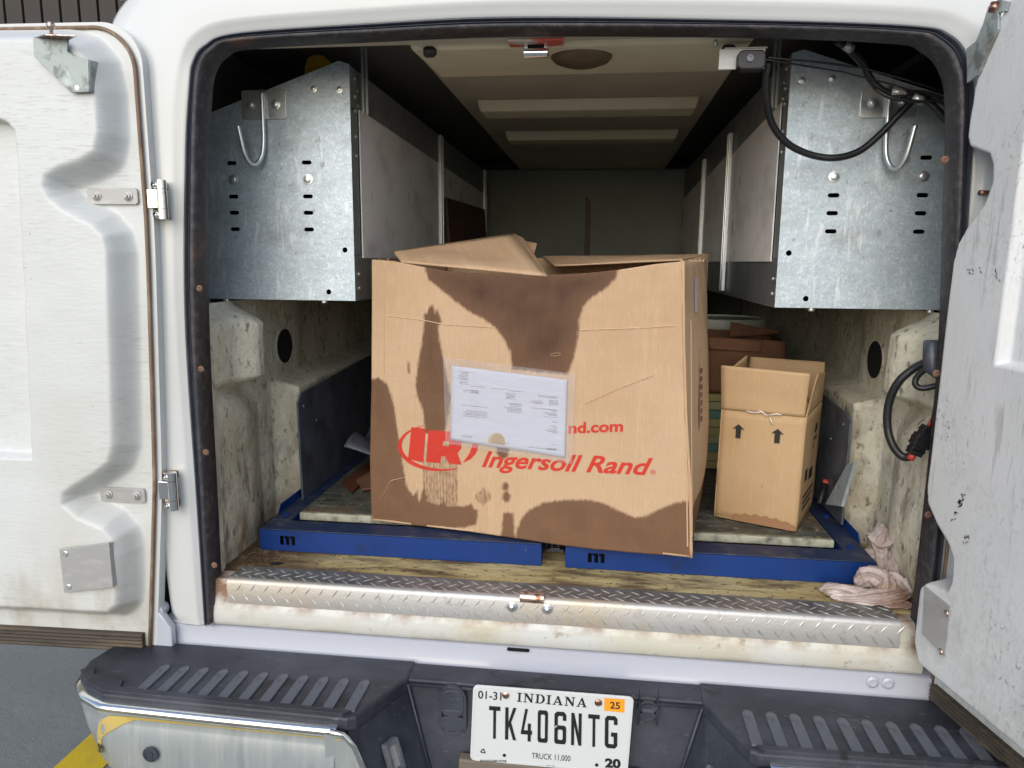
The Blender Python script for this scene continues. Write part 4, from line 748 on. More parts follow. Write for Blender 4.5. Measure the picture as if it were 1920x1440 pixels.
# ================================================================== BLUE DECK FRAMES
def deck(s):
    x0, x1 = (-.772, -.052) if s < 0 else (.007, .722)
    Y0, Y1, z0, zt = .172, 1.75, .816, .870
    r = thing('deck_frame', 'blue steel deck frame under the large stained carton, bare board corner showing' if s < 0 else 'blue steel deck frame carrying the small arrow-marked carton', 'deck frame', ((x0+x1)/2, Y0, .815), 'blue steel deck frames on the cargo floor')
    # front face with cut-out m
    def mcut(cx, w_=.050, h=.024):
        a = w_/3.3; z = (z0+zt)/2+.002
        b = cx-w_/2; t = .0095; g_ = .0058
        out = [[(b, z-h/2), (b+t, z-h/2), (b+t, z+h/2), (b, z+h/2)]]
        for q_ in (1, 2):
            x_ = b+q_*(t+g_); out.append([(x_-g_*.72, z+h/2-.007), (x_-g_*.72, z+h/2), (x_+t-.002, z+h/2), (x_+t, z+h/2-.003), (x_+t, z-h/2), (x_, z-h/2), (x_, z+h/2-.007)])
        return out
    mc = onY(543, 1010, Y0)[0] if s < 0 else onY(1122, 1041, Y0)[0]
    loops = [[(x0, z0+.001), (x1, z0+.001), (x1, zt), (x0, zt)]] + mcut(mc)
    V, F = plate2d(loops, .003, 0); obj('front_face', mapped(V, (0, Y0, 0), (1, 0, 0), (0, 0, 1), (0, 1, 0)), F, blue_m, r, recalc=True)
    G().box(x0+.01, x1-.01, Y0+.035, Y0+.04, z0+.002, zt-.002).obj('channel_web', void, r)
    G().box(x0, x1, Y0-.0015, Y0+.066, zt+.0005, zt+.0035).obj('front_top_flange', blue_top, r, bevel=.001)
    for e, (a, b, o_) in enumerate(((x0, x0+.052, -1), (x1-.052, x1, 1))):
        if (s < 0 and e == 0) or (s > 0 and e == 1):
            G().box(a, b, Y0+.068, Y1, zt+.0005, zt+.0035).obj('side_top_flange', blue_top, r, bevel=.001)
            xo = a-.0035 if e == 0 else b+.0005
            G().hexa([(xo, Y0+.06, z0), (xo+.003, Y0+.06, z0), (xo+.003, Y1, z0), (xo, Y1, z0), (xo, Y0+.13, zt+.024), (xo+.003, Y0+.13, zt+.024), (xo+.003, Y1, zt+.024), (xo, Y1, zt+.024)]).obj('side_upstand', blue_m, r, bevel=.001)
            G().box(b-.003 if e == 0 else a, b if e == 0 else a+.003, Y0+.068, Y1, z0, zt-.001).obj('side_inner_web', blue_m, r)
            G().box(a, a+.003, Y0+.002, Y1, z0, zt).obj('side_outer_web', blue_m, r) if e == 0 else G().box(b-.003, b, Y0+.002, Y1, z0, zt).obj('side_outer_web', blue_m, r)
        else:
            G().box(a if e == 0 else b-.003, a+.003 if e == 0 else b, Y0+.0016, Y1, z0, zt).obj('side_outer_web', blue_m, r)
            G().box(a, b, Y0+.068, Y1, zt-.006, zt-.001).obj('side_top_flange', blue_top, r)
    G().box(x0+.004, x1-.004, Y0+.067, Y0+.090, z0, z0+.030).obj('inner_cross_member', blue_top, r)
    # deck boards laid inside the frame, running front to back
    xa, xb = (x0+.058, x1-.003) if s < 0 else (x0+.003, x1-.058)
    n = 1; wq = (xb-xa)/n
    for i in range(n):
        G().hexa([(xa+i*wq+.002, Y0+.105, .860), (xa+(i+1)*wq-.002, Y0+.105, .860), (xa+(i+1)*wq-.002, Y1-.01, .860), (xa+i*wq+.002, Y1-.01, .860),
                  (xa+i*wq+.002, Y0+.107, .881+.0012*(i % 2)), (xa+(i+1)*wq-.002, Y0+.107, .880), (xa+(i+1)*wq-.002, Y1-.01, .880), (xa+i*wq+.002, Y1-.01, .881)]).obj('deck_board', plank_m, r, bevel=.003)
    bs_ = None
    for (x, y) in ((x1-.03, Y0+.085), (x1-.024, Y0+.30)) if s > 0 else ((x0+.026, Y0+.10),):
        G().lathe([(0, 0), (.009, 0), (.009, .006), (0, .007)], (x, y, zt+.0035), 'Z', 6).obj('frame_bolt', blue_m, r)
    return r
dL, dR = deck(-1), deck(1)
# slide rail seen in the gap between the frames
sr = thing('slide_track', 'dark steel slide track seen in the gap between the blue frames', 'slide track', (-.022, .25, .815))
t = G(); t.box(-.044, -.002, .26, 1.6, .816, .824).box(-.036, -.010, .25, 1.6, .824, .832).box(-.033, -.029, .255, 1.6, .832, .868).box(-.017, -.013, .255, 1.6, .832, .868)
t.obj('track_profile', guard_m, sr, bevel=.001)
# ================================================================== WHEEL GUARD PLATES, MAT, BRACKET, BITS
def guard(s):
    x = -.756 if s < 0 else .712
    r = thing('wheel_guard', 'dark scuffed steel plate by the curled rubber mat' if s < 0 else 'dark scuffed steel plate behind the small arrow-marked carton', 'guard plate', (x, .9, .89), 'steel wheel guard plates')
    V, F = plate2d([[(.405, .875), (.395, 1.155), (.42, 1.178), (1.6, 1.232), (1.6, .875)] if s < 0 else [(.385, .885), (.385, 1.155), (.41, 1.168), (.66, 1.185), (1.6, 1.20), (1.6, .86)]], .004, .001)
    obj('guard_sheet', mapped(V, (x, 0, 0), (0, 1, 0), (0, 0, 1), (1, 0, 0)), F, guard_m, r, recalc=True)
    for (y, z) in ((.43, 1.14), (.52, 1.08)):
        G().lathe([(0, 0), (.005, 0), (.004, .003 if s < 0 else -.003), (0, .003 if s < 0 else -.003)], (x+(.003 if s < 0 else -.003), y, z), 'X', 10).obj('guard_rivet', guard_m, r)
guard(-1); guard(1)
mt = thing('curled_mat', 'curled dirty rubber mat standing beside the large carton', 'mat', (-.62, .62, .885))
V = []; nu, nv = 22, 14
for j in range(nv):
    for i in range(nu):
        a = i/(nu-1); b = j/(nv-1); th = a*1.9
        V.append((-.685+.20*sin(th*.9), .56+.30*b+.05*a+.02*sin(b*5), .885+.115*(1-cos(th))*0+.11*(1-a)**1.6+.02*sin(b*7+a*4)*(1-a)))
obj('mat_sheet', V, grid_faces(nu, nv), guard_m, mt, smooth=True, solid=.006)
br = thing('metal_offcut', 'flat pale metal strip leaning on the wheel guard plate', 'metal strip', (.70, .45, .885))
A, Bq, Cq, D = onX(1582, 868, .705), onX(1606, 862, .700), onX(1578, 948, .690), onX(1538, 945, .690)
A, Bq, Cq, D = (.700, .50, 1.075), (.700, .41, 1.065), (.675, .40, .90), (.665, .52, .90)
A, Bq, Cq, D = onX(1590, 872, .694), onX(1605, 866, .694), onX(1580, 950, .684), onX(1550, 946, .684)
P = [np.array(q, float) for q in (A, Bq, Cq, D)]; nn = np.cross(P[1]-P[0], P[3]-P[0]); nn /= np.linalg.norm(nn); nn *= .004
G().hexa([P[0]-nn, P[1]-nn, P[2]-nn, P[3]-nn, P[0]+nn, P[1]+nn, P[2]+nn, P[3]+nn]).obj('strip', mat('chipped_pale_paint', (.26, .30, .31), .6, layers=[((.55, .58, .58), 18, S1, .5, .7, .5), ((.12, .1, .07), 26, S1, .62, .7, .7)], bump=[(80, S1, .001)]), br, bevel=.001, recalc=True)
c = onY(1548, 905, .52); oc = thing('orange_tipped_tool', 'orange-tipped tool behind the small arrow-marked carton', 'tool', tuple(c-np.array([0, 0, .02])))
G().lathe([(0, -.009), (.009, -.007), (.010, .003), (.005, .009), (0, .010)], tuple(c), 'X', 12).obj('orange_tip', red_m, oc, smooth=True)
c2_ = onY(1536, 945, .48); G().tube([c, (c+c2_)/2+np.array([0, 0, -.002]), c2_], [.009, .008, .007], 10).obj('tool_shaft', black, oc, smooth=True)
lf = thing('leaning_lath', 'thin dark lath standing upright in front of the far bulkhead', 'lath', (.012, 1.6, .815))
a = onY(1098, 368, 1.6); G().hexa([(.0, 1.60, .82), (.03, 1.60, .82), (.03, 1.63, .82), (.0, 1.63, .82), (a[0], 1.60, a[2]), (a[0]+.022, 1.60, a[2]-.02), (a[0]+.022, 1.63, a[2]-.02), (a[0], 1.63, a[2])]).obj('lath_strip', mat('old_dark_wood', (.07, .05, .035), .8, layers=[((.30, .27, .22), 10, (3, 1, .3), .56, .68, .7)]), lf)
# loose crumbs and splinters on boards and floor
db = G(); rr_ = random.Random(5)
def crumb(x, y, z, s_):
    a = rr_.uniform(0, 6.3); e = np.array([cos(a), sin(a), 0])*s_*rr_.uniform(.6, 2.2); f = np.array([-sin(a), cos(a), 0])*s_*.6; c = np.array([x, y, z])
    db.add([c-e, c-f, c+e, c+f, c+np.array([0, 0, s_*.7])], [(0, 1, 4), (1, 2, 4), (2, 3, 4), (3, 0, 4)])
for i in range(90): crumb(rr_.uniform(-.80, .74), rr_.uniform(.075, .165), .8153, rr_.uniform(.001, .0028))
for i in range(120): crumb(-.79+abs(rr_.gauss(0, .06)), rr_.uniform(.07, .2), .8153, rr_.uniform(.0015, .005))
for i in range(70): crumb(rr_.uniform(-.70, -.5), rr_.uniform(.3, .8), .882, rr_.uniform(.0015, .006))
for i in range(60): crumb(rr_.uniform(.36, .66), rr_.uniform(.28, .5), .882, rr_.uniform(.001, .003))
o = db.obj('debris', mat('brown_debris', (.10, .06, .03), .9)); o['kind'] = 'stuff'; o['label'] = 'brown crumbs and splinters scattered on floor and boards'
lfv = thing('dead_leaf', 'dark curled leaf on the yellow floor before the blue frame', 'leaf', (-.71, .12, .816))
c = onZ(518, 1056, .817); V, F = plate2d([[(-.017, -.002), (-.006, -.008), (.008, -.006), (.019, .004), (.006, .007), (-.008, .006)]], .001)
obj('leaf_blade', mapped(V, c, (1, 0, 0), (0, 1, .05), (0, 0, 1)), F, void, lfv, recalc=True)
# scraps of broken plywood / pads lying on the left boards
for nm, lab, pts, z, mm in (('wood_scrap', 'broken brown wood scrap on the left deck boards', ((640, 905), (690, 868), (702, 880), (660, 925)), .886, brown_m), ('wood_scrap', 'dark flat scrap beside the large carton on the deck boards', ((668, 900), (700, 882), (702, 915), (680, 918)), .893, card_d)):
    P = [onZ(x, y, z) for x, y in pts]; r_ = thing(nm, lab, 'wood scrap', tuple(P[0]))
    G().hexa([q-np.array([0, 0, .003]) for q in P]+[q+np.array([0, 0, .003]) for q in P]).obj('scrap', mm, r_, recalc=True)
# ================================================================== LARGE CARTON
BO = np.array([-.500, .25, .8745]); BD = np.array([.81, -.135, 0]); BD /= np.linalg.norm(BD); BN = np.array([BD[1], -BD[0], 0]); BZ = np.array([0, 0, 1.])
box = thing('large_carton', 'large open oil-stained cardboard carton with red print and document sleeve', 'carton', (-.10, .4, .874))
def ab(px, py): q = onP(px, py, BO, BN)-BO; return np.array([q@BD, q[2]])
def disp(a, b): return .006*mnoise.noise(Vector((a*3.1, b*2.2, 4))) + .003*mnoise.noise(Vector((a*11, b*4, 9))) + .0012*mnoise.noise(Vector((a*40, b*5, 2)))
def face(a, b, o=0.): return BO + BD*a + BZ*b + BN*(disp(a, b)+o)
c8 = lambda x, y: (680+x/2.8235, 600+y/2.8235)
c7 = lambda x, y: (680+x/2.8235, 420+y/2.8235)
topc = np.array([ab(*q) for q in ((697, 487), (740, 490), (790, 500), (850, 510), (930, 514), (1020, 516), (1100, 512), (1160, 506), (1230, 495), (1281, 490))])
botc = np.array([ab(*q) for q in ((697, 975), (830, 990), (960, 1008), (1120, 1030), (1296, 1046))])
lefc = np.array([ab(*q) for q in ((697, 975), (694, 850), (696, 700), (697, 600), (697, 487))])
rigc = np.array([ab(*q) for q in ((1296, 1046), (1295, 900), (1290, 700), (1285, 580), (1281, 490))])
nu, nv = 210, 170; ss = np.linspace(0, 1, nu); tt = np.linspace(0, 1, nv)
la = np.interp(tt, np.linspace(0, 1, 5), lefc[:, 0]); ra = np.interp(tt, np.linspace(0, 1, 5), rigc[:, 0])
bx = (botc[:, 0]-botc[0, 0])/(botc[-1, 0]-botc[0, 0]); tx = (topc[:, 0]-topc[0, 0])/(topc[-1, 0]-topc[0, 0])
bb_ = np.interp(ss, bx, botc[:, 1]); tb_ = np.interp(ss, tx, topc[:, 1])
ABs = np.array([(la[j]*(1-s)+ra[j]*s, bb_[i]*(1-t)+tb_[i]*t) for j, t in enumerate(tt) for i, s in enumerate(ss)])
stains = [
 [c7(*q) for q in ((325, 215), (345, 290), (400, 335), (470, 390), (560, 460), (650, 510), (700, 545), (740, 600), (780, 670), (790, 770), (1085, 800), (1120, 700), (1140, 600), (1145, 510), (1165, 440), (1210, 390), (1290, 340), (1340, 290), (1358, 230), (1000, 200), (450, 200))],
 [c7(375, 425), c7(352, 440), c7(345, 470), c7(328, 480), c7(325, 560), c7(308, 680)] + [c8(*q) for q in ((300, 200), (283, 330), (290, 400), (320, 470), (335, 600), (440, 590), (470, 420), (440, 250), (420, 150))] + [c7(410, 610), c7(402, 540), c7(425, 520), c7(410, 490), c7(400, 450), c7(385, 470)],
 [c8(*q) for q in ((20, 320), (85, 303), (130, 340), (160, 420), (182, 560), (200, 660), (212, 760), (235, 880), (270, 930), (290, 900), (300, 960), (330, 870), (345, 960), (400, 980), (430, 960), (445, 985), (530, 990), (575, 975), (590, 1000), (612, 1010), (600, 1080), (540, 1100), (200, 1130), (20, 1100))],
 [c8(745+ 0, 1022), c8(770, 1016), c8(798, 1022), c8(803, 1080), c8(806, 1170), c8(733, 1170), c8(738, 1080)],
 [c8(*q) for q in ((805, 1170), (818, 1110), (840, 1055), (880, 1005), (960, 965), (1080, 948), (1200, 950), (1290, 975), (1360, 1010), (1440, 1045), (1500, 1040), (1570, 1000), (1680, 962), (1830, 945), (1830, 1300), (1100, 1260))],
 [c8(742+34*cos(a), 690+46*sin(a)) for a in np.linspace(0, 6.1, 14)], [c8(755+18*cos(a), 882+23*sin(a)) for a in np.linspace(0, 6.1, 12)], [c8(762+21*cos(a), 936+29*sin(a)) for a in np.linspace(0, 6.1, 12)],
 [c8(232+12*cos(a), 250+34*sin(a)) for a in np.linspace(0, 6.1, 10)]]
stains[8] = [c8(240, 222), c8(251, 222), c8(252, 280), c8(241, 282)]
rq = random.Random(2)
for i in range(11): x_ = 325+i*16.5; stains.append([c8(x_, 640+rq.uniform(0, 160)), c8(x_+4.5, 640), c8(x_+7, 1000), c8(x_-2, 1000)])
for i in range(7): x_ = 601+i*12; h_ = 45-abs(i-3)*11; stains.append([c8(x_, 935-h_), c8(x_+4, 935-h_), c8(x_+6, 935+h_), c8(x_-1, 935+h_)])
SD = np.full(len(ABs), -1.)
for st_ in stains: SD = np.maximum(SD, sdf(ABs, [ab(*q) for q in st_]))
V = np.array([face(a, b) for a, b in ABs])
front = obj('front_panel', V, grid_faces(nu, nv), stain_m, box, smooth=True, uv=ABs, attr=SD, solid=.004)
# other panels
DEP = .50; rb = BO + BD*botc[-1, 0]; BK = -BN
def sheet(name, c00, c10, c11, c01, m, parent, n=14, amp=.006, seed=0, solid=.004, attr=-1., **k):
    c00, c10, c11, c01 = (np.array(q, float) for q in (c00, c10, c11, c01)); V = []; U = []
    nn = np.cross(c10-c00, c01-c00); nn /= np.linalg.norm(nn); w_ = np.linalg.norm(c10-c00); h_ = np.linalg.norm(c01-c00)
    for j in range(n):
        for i in range(n):
            s, t = i/(n-1), j/(n-1); e = (min(s, 1-s, t, 1-t)*4); e = min(1, e)
            V.append(c00*(1-s)*(1-t)+c10*s*(1-t)+c11*s*t+c01*(1-s)*t + nn*amp*e*mnoise.noise(Vector((s*2.3+seed, t*2.1, seed)))); U.append((s*w_, t*h_))
    return obj(name, V, grid_faces(n, n), m, parent, smooth=True, uv=U, attr=[attr]*len(V), solid=solid, **k)
FBR, FTR, FBL, FTL = face(*botc[-1]), face(*topc[-1]), face(*botc[0]), face(*topc[0])
RBR = FBR + BK*DEP + BD*.0; RTR = onY(1328, 476, .60); RBL = FBL + BK*DEP; RTL = FTL + BK*DEP
# right side with its bulge
nn_ = 40; V = []; U = []
for j in range(nn_):
    for i in range(nn_):
        s, t = i/(nn_-1), j/(nn_-1); e0 = face(np.interp(t, np.linspace(0, 1, 5), rigc[:, 0]), botc[-1, 1]*(1-t)+topc[-1, 1]*t)
        e1 = RBR*(1-t)+RTR*t; p_ = e0*(1-s)+e1*s + BD*(.030*sin(pi*s)*sin(pi*min(1, t*1.0))**.8 + .004*mnoise.noise(Vector((s*4, t*5, 8)))); V.append(p_); U.append((s*DEP, t*.67))
side_sd = [(.012 - abs(0)) if (t_ < .10) else -1. for t_ in [0]] 
U = np.array(U); sds = np.clip(.10+.02*np.sin(U[:, 0]*9)-U[:, 1], -.2, .2)
obj('right_panel', V, grid_faces(nn_, nn_), stain_m, box, smooth=True, uv=U, attr=sds, solid=.004)
sheet('left_panel', RBL, FBL, FTL, RTL, stain_m, box, seed=3); sheet('back_panel', RBR, RBL, RTL, RTR, stain_m, box, seed=5); sheet('bottom_panel', RBL, RBR, FBR, FBL, stain_m, box, seed=6, amp=0)
# worn sealed corner bead at the front right
e = [face(np.interp(t, np.linspace(0, 1, 5), rigc[:, 0]), botc[-1, 1]*(1-t)+topc[-1, 1]*t, .0) for t in np.linspace(0, 1, 30)]
G().tube(e, [.0035+.0012*mnoise.noise(Vector((i*.6, 0, 0))) for i in range(30)], 8).obj('corner_fold', card_m, box, smooth=True)
# flaps
def flap(name, pts, m, n=12, seed=1, lab=None):
    P = [np.array(q, float) for q in pts]; c = sum(P)/len(P); sheet(name, P[0], P[1], P[2], P[3], m, box, n=n, amp=.012, seed=seed)
fa = onP(752, 488, BO, BN); fb = onP(1026, 514, BO, BN)
flap('front_flap', (fa-BZ*.002, fb-BZ*.003, onY(962, 437, .47), onY(738, 471, .36)), stain_m, seed=2)
G().add([onP(1026, 514, BO, BN)-BZ*.003, onY(1003, 478, .33), onY(981, 446, .45), onY(962, 437, .47)], [(0, 1, 2), (0, 2, 3)]).obj('flap_edge', stain_m, box, solid=.004)
flap('back_flap', (onY(1018, 482, .68), onY(1322, 480, .60), onY(1276, 489, .36), onY(1040, 500, .46)), stain_m, seed=7)
flap('tucked_flap', (onY(930, 470, .5), onY(1000, 478, .48), onY(1006, 456, .50), onY(978, 450, .55)), card_m, seed=9, n=4)
# ragged cardboard fibres at corners
rg = G()
for i in range(30):
    s = rr_.choice([0, 1, 1, 1]); c = (FTL if s == 0 else FTR) + BD*rr_.uniform(-.01, .05 if s else .03) + BK*rr_.uniform(0, .1) ; d_ = np.array([rr_.uniform(-1, 1), rr_.uniform(-1, 1), rr_.uniform(-.2, 1)])*.008
    rg.add([c, c+np.array([.004, 0, 0]), c+d_], [(0, 1, 2)])
o = rg.obj('frayed_fibres', card_m, box); o['kind'] = 'stuff'
# print: mapped through the panel's own surface
def dec(name, loops2d, m, parent, o_=.0012, th=0.):
    V, F = plate2d(loops2d, 0); return obj(name, [face(a, b, o_) for a, b, _ in V], F, m, parent, recalc=False)
def dec_px(name, loops, m, parent, o_=.0012): return dec(name, [[tuple(ab(*q)) for q in l] for l in loops], m, parent, o_)
def dec_text(name, s, P0, P1, Pt, m, bold, shear, o_=.0012, cap=.70, parent=None):
    a0, a1, at = ab(*P0), ab(*P1), ab(*Pt); V, F = text2d(s, bold, shear); x0, x1 = V[:, 0].min(), V[:, 0].max()
    AB = a0 + (V[:, :1]-x0)/(x1-x0)*(a1-a0) + V[:, 1:2]/cap*(at-a0)
    # cut long faces so that the print follows the panel
    return obj(name, [face(a, b, o_) for a, b in AB], F, m, parent or box)
logo = part_root('logo', box)
dec_px('logo_letter', [[c8(*q) for q in ((262, 564), (338, 574), (322, 752), (243, 735))]], ink_m, logo)
dec_px('logo_letter', [[c8(*q) for q in ((352, 580), (470, 590), (508, 606), (524, 635), (522, 680), (502, 704), (524, 766), (458, 760), (438, 722), (418, 718), (410, 757), (338, 750))], [c8(*q) for q in ((426, 640), (455, 643), (462, 655), (455, 668), (424, 664))]], ink_m, logo)
def arc(cx, cy, rx, ry, rot, a0, a1, w0, w1, wm, n=40):
    o_, i_ = [], []
    for k in range(n+1):
        t = k/n; a = radians(a0+(a1-a0)*t); w_ = w0*(1-t)+w1*t+wm*sin(pi*t)
        for lst, dd in ((o_, 0), (i_, w_)):
            x_, y_ = (rx-dd)*cos(a), (ry-dd)*sin(a); lst.append(c8(cx+x_*cos(rot)-y_*sin(rot), cy+x_*sin(rot)+y_*cos(rot)))
    return o_+i_[::-1]
dec_px('logo_ring', [arc(400, 675, 212, 124, .05, 250, 60, 1, 4, 20)], ink_m, logo)
dec_px('logo_ring', [[c8(*q) for q in ((612, 650), (611, 680), (596, 712), (570, 738), (527, 757), (545, 735), (566, 705), (578, 672), (583, 655), (590, 648))]], ink_m, logo)
dec_text('brand_lettering', 'Ingersoll Rand', c8(632, 775), c8(1515, 818), c8(650, 688), ink_m, .022, .18, cap=.74)
dec_text('web_lettering', 'nd.com', c8(1090, 598), c8(1378, 588), c8(1092, 538), ink_m, .032, 0., cap=.76)
dec_text('registered_mark', '®', c8(1522, 817), c8(1552, 817), c8(1522, 793), ink_m, 0., 0., cap=.72)
dec_px('small_mark', [arc(1022, 182, 26, 9, -.1, 0, 359, 2.5, 2.5, 0)], mat('pale_rub', (.42, .27, .16), .9), box)
# creases pressed into the panel
crs = G()
def crease(pts, w_=.0012, o_=.0011):
    P = [ab(*q) for q in pts]
    for p0, p1 in zip(P[:-1], P[1:]):
        e = (p1-p0)/np.linalg.norm(p1-p0); f = np.array([-e[1], e[0]])*w_
        n_ = max(2, int(np.linalg.norm(p1-p0)/.02)); 
        for k in range(n_):
            a, b = p0+(p1-p0)*k/n_, p0+(p1-p0)*(k+1)/n_; crs.add([face(*(a-f), .0008), face(*(b-f), .0008), face(*(b+f), .0008), face(*(a+f), .0008), face(*a, o_+.0014), face(*b, o_+.0014)], [(0, 1, 5, 4), (4, 5, 2, 3)])
crease([c7(135, 485), c7(300, 505), c7(430, 530), c7(560, 538), c7(700, 548)]); crease([c7(1150, 562), c7(1300, 556), c7(1480, 550), c7(1660, 538)]); crease([c8(1170, 445), c8(1340, 370), c8(1540, 290)], .0008)
crease([c8(100, 940), c8(150, 850), c8(230, 830)], .0008); crease([c7(118, 250), c7(112, 500), c7(115, 790)], .0014); crease([c8(1700, 0), c8(1710, 500), c8(1720, 1200)], .0016); crease([c7(1678, 240), c7(1700, 500), c7(1705, 760)], .0016); crease([c8(1738, 0), c8(1742, 600), c8(1745, 1150)], .001)
o = crs.obj('crease_ridges', mat('rubbed_crease', (.64, .455, .29), .85), box); o['kind'] = 'stuff'
# side labels of the carton
def side_pt(px, py):  # on the right panel, bulging
    return onP(px, py, FTR+BD*.018, BD)
def sidedec(name, pts, m, lift=.0):
    P = [side_pt(*q)+BD*lift for q in pts]; return obj(name, P, [tuple(range(len(P)))], m, box, solid=.0008)
lab_m = mat('greyed_label', (.50, .47, .52), .6)
def side_surface(px, py):
    # march along the ray until the bulged side panel is met
    d = ray(px, py); best = None
    for k in range(240):
        Y = .02+k*.0028; p_ = CAM + d*(Y-CAM[1])/d[1]; q = p_-BO; t = min(1, max(0, (q[2]-botc[-1, 1])/(topc[-1, 1]-botc[-1, 1])))
        e0 = face(np.interp(t, np.linspace(0, 1, 5), rigc[:, 0]), q[2]); e1 = RBR*(1-t)+RTR*t; s = ((q-(e0-BO))@BK)/(((e1-e0)@BK))
        if s < 0 or s > 1: continue
        sp = e0*(1-s)+e1*s+BD*(.030*sin(pi*s)*sin(pi*t)**.8); df = (p_-sp)@BD
        if best is None or abs(df) < best[0]: best = (abs(df), p_)
    return best[1]+BD*.003 - BN*0
for nm, x0, x1, y0, y1, mm in (('handle_label', 1300, 1306, 520, 585, lab_m), ('side_label', 1309, 1316, 652, 805, lab_m)):
    P = [side_surface(x0, y0), side_surface(x1, y0+2), side_surface(x1, y1), side_surface(x0, y1)]; obj(nm, P, [(0, 1, 2, 3)], mm, box)
for i in range(7):
    y0 = 690+i*15; P = [side_surface(1311, y0)+BD*.001, side_surface(1314, y0)+BD*.001, side_surface(1314, y0+9)+BD*.001, side_surface(1311, y0+10)+BD*.001]; obj('label_mark', P, [(0, 1, 2, 3)], grey_print, box)
# document sleeve
slv = part_root('document_sleeve', box)
def quad_px(corners, nu=14, nv=10, o_=.003, wob=.002, seed=1):
    C_ = [ab(*q) for q in corners]; V = []
    for j in range(nv):
        for i in range(nu):
            s, t = i/(nu-1), j/(nv-1); a = C_[0]*(1-s)*(1-t)+C_[1]*s*(1-t)+C_[2]*s*t+C_[3]*(1-s)*t
            V.append(face(a[0], a[1], o_+wob*mnoise.noise(Vector((s*5+seed, t*4, seed)))+wob))
    return V, grid_faces(nu, nv)
PC = ((848, 685), (1064, 712), (1060, 857), (846, 824))
V, F = quad_px(PC, 30, 24, .0020, .0007); obj('folded_paper', V, F, paper_m, slv, smooth=True, solid=.0015)
V, F = quad_px(((834, 669), (1080, 700), (1074, 868), (838, 830)), 40, 30, .0062, .0016, 3); obj('clear_pouch', V, F, sleeve_m, slv, smooth=True)
cs = lambda x, y: (820+x/6.546, 660+y/6.546)
def bar(x0, y0, x1, y1, h, m=grey_print):
    A = [ab(*cs(x0, y0)), ab(*cs(x1, y1))]; up_ = np.array([0, .0011*h]); n_ = 6
    V = []
    for k in range(n_+1):
        a = A[0]*(1-k/n_)+A[1]*k/n_; dd = .0052; V += [face(a[0], a[1], dd), face(a[0], a[1]+up_[1], dd)]
    return V, [(2*k, 2*k+2, 2*k+3, 2*k+1) for k in range(n_)]
tx_ = G(); rt = random.Random(9)
def para(x1, y0, n, wmin, wmax, dy=17, sl=.09, right=True):
    for k in range(n):
        w_ = rt.uniform(wmin, wmax); xx = x1-w_ if right else x1; y = y0+k*dy
        px_ = xx
        while px_ < xx+w_-8:
            ww = rt.uniform(10, 34); V, F = bar(px_, y+(px_-xx)*sl, min(px_+ww, xx+w_), y+(min(px_+ww, xx+w_)-xx)*sl, rt.uniform(.6, 1.1)); tx_.add(V, F); px_ += ww+rt.uniform(4, 8)
para(390, 240, 9, 60, 150, 18.5); para(600, 415, 1, 180, 190); para(850, 440, 1, 180, 190); para(1045, 472, 1, 160, 170); para(1480, 530, 2, 230, 240, 16)
para(515, 470, 3, 90, 100, 15); para(530, 465, 2, 190, 210, 20); para(965, 505, 5, 90, 120, 16); para(1040, 625, 7, 120, 230, 17); para(1490, 590, 4, 110, 120, 17); para(1300, 595, 3, 70, 170, 15)
para(625, 650, 1, 320, 330); para(630, 715, 5, 260, 400, 16); para(1475, 685, 1, 310, 320); para(1475, 705, 6, 60, 190, 17); para(1480, 855, 1, 40, 60); para(1480, 900, 6, 60, 200, 17); para(440, 1022, 2, 60, 180, 18); para(890, 1105, 1, 180, 200); para(1480, 1130, 1, 60, 80); para(1340, 1165, 1, 210, 220, 12)
for k in range(8): V, F = bar(1345+k*16, 1188+k*1.5, 1356+k*16, 1190+k*1.5, rt.uniform(2.2, 4.2), black_print); tx_.add(V, F)
tx_.obj('small_print', grey_print, slv)
dec_px('sleeve_stain', [[cs(735+103*cos(a)*(1 if 1 else 0), 1090+105*sin(a)) for a in np.linspace(pi, 2*pi, 14)] + [cs(845, 1145), cs(725, 1125), cs(632, 1110)]], mat('oil_soaked_paper', (.46, .36, .20), .5), slv, .0048)
dec_px('sleeve_stain_core', [[cs(745+80*cos(a), 1085+80*sin(a)) for a in np.linspace(pi, 2*pi, 14)] + [cs(825, 1138), cs(728, 1120), cs(668, 1108)]], mat('oil_soaked_paper_core', (.36, .25, .11), .5), slv, .0053)
# ================================================================== SMALL CARTON
sb = thing('small_carton', 'small open carton marked with two black up arrows', 'carton', (.49, .45, .884))
sBL, sBR = onZ(1338, 968, .884), onZ(1492, 997, .884); sD = (sBR-sBL); sW = np.linalg.norm(sD); sD /= sW; sN = np.array([sD[1], -sD[0], 0]); sK = -sN
def sab(px, py): q = onP(px, py, sBL, sN)-sBL; return q@sD, q[2]
def sp(a, b, o=0., dpt=0.): return sBL+sD*a+BZ*b+sN*o+sK*dpt
TL_, TR_ = sab(1349, 767), sab(1512, 783); hh = (TL_[1]+TR_[1])/2; dpt = .245
a0, a1 = 0, sW; t0, t1 = TL_[0], TR_[0]; t0 = .004; t1 = max(t1, sW)
print('small carton', sW, hh, t0, t1)
f00, f10, f11, f01 = sp(a0, 0), sp(a1, 0), sp(t1, TR_[1]), sp(t0, TL_[1])
sheet('front_panel', f00, f10, f11, f01, card_b, sb, seed=11, amp=.002, solid=.003)
sheet('right_panel', f10, sp(a1, 0, 0, dpt), sp(t1, TR_[1]+.003, 0, dpt), f11, card_b, sb, seed=12, amp=.004, solid=.003)
sheet('left_panel', sp(a0, 0, 0, dpt), f00, f01, sp(t0, TL_[1], 0, dpt), card_b, sb, seed=13, amp=.002, solid=.003)
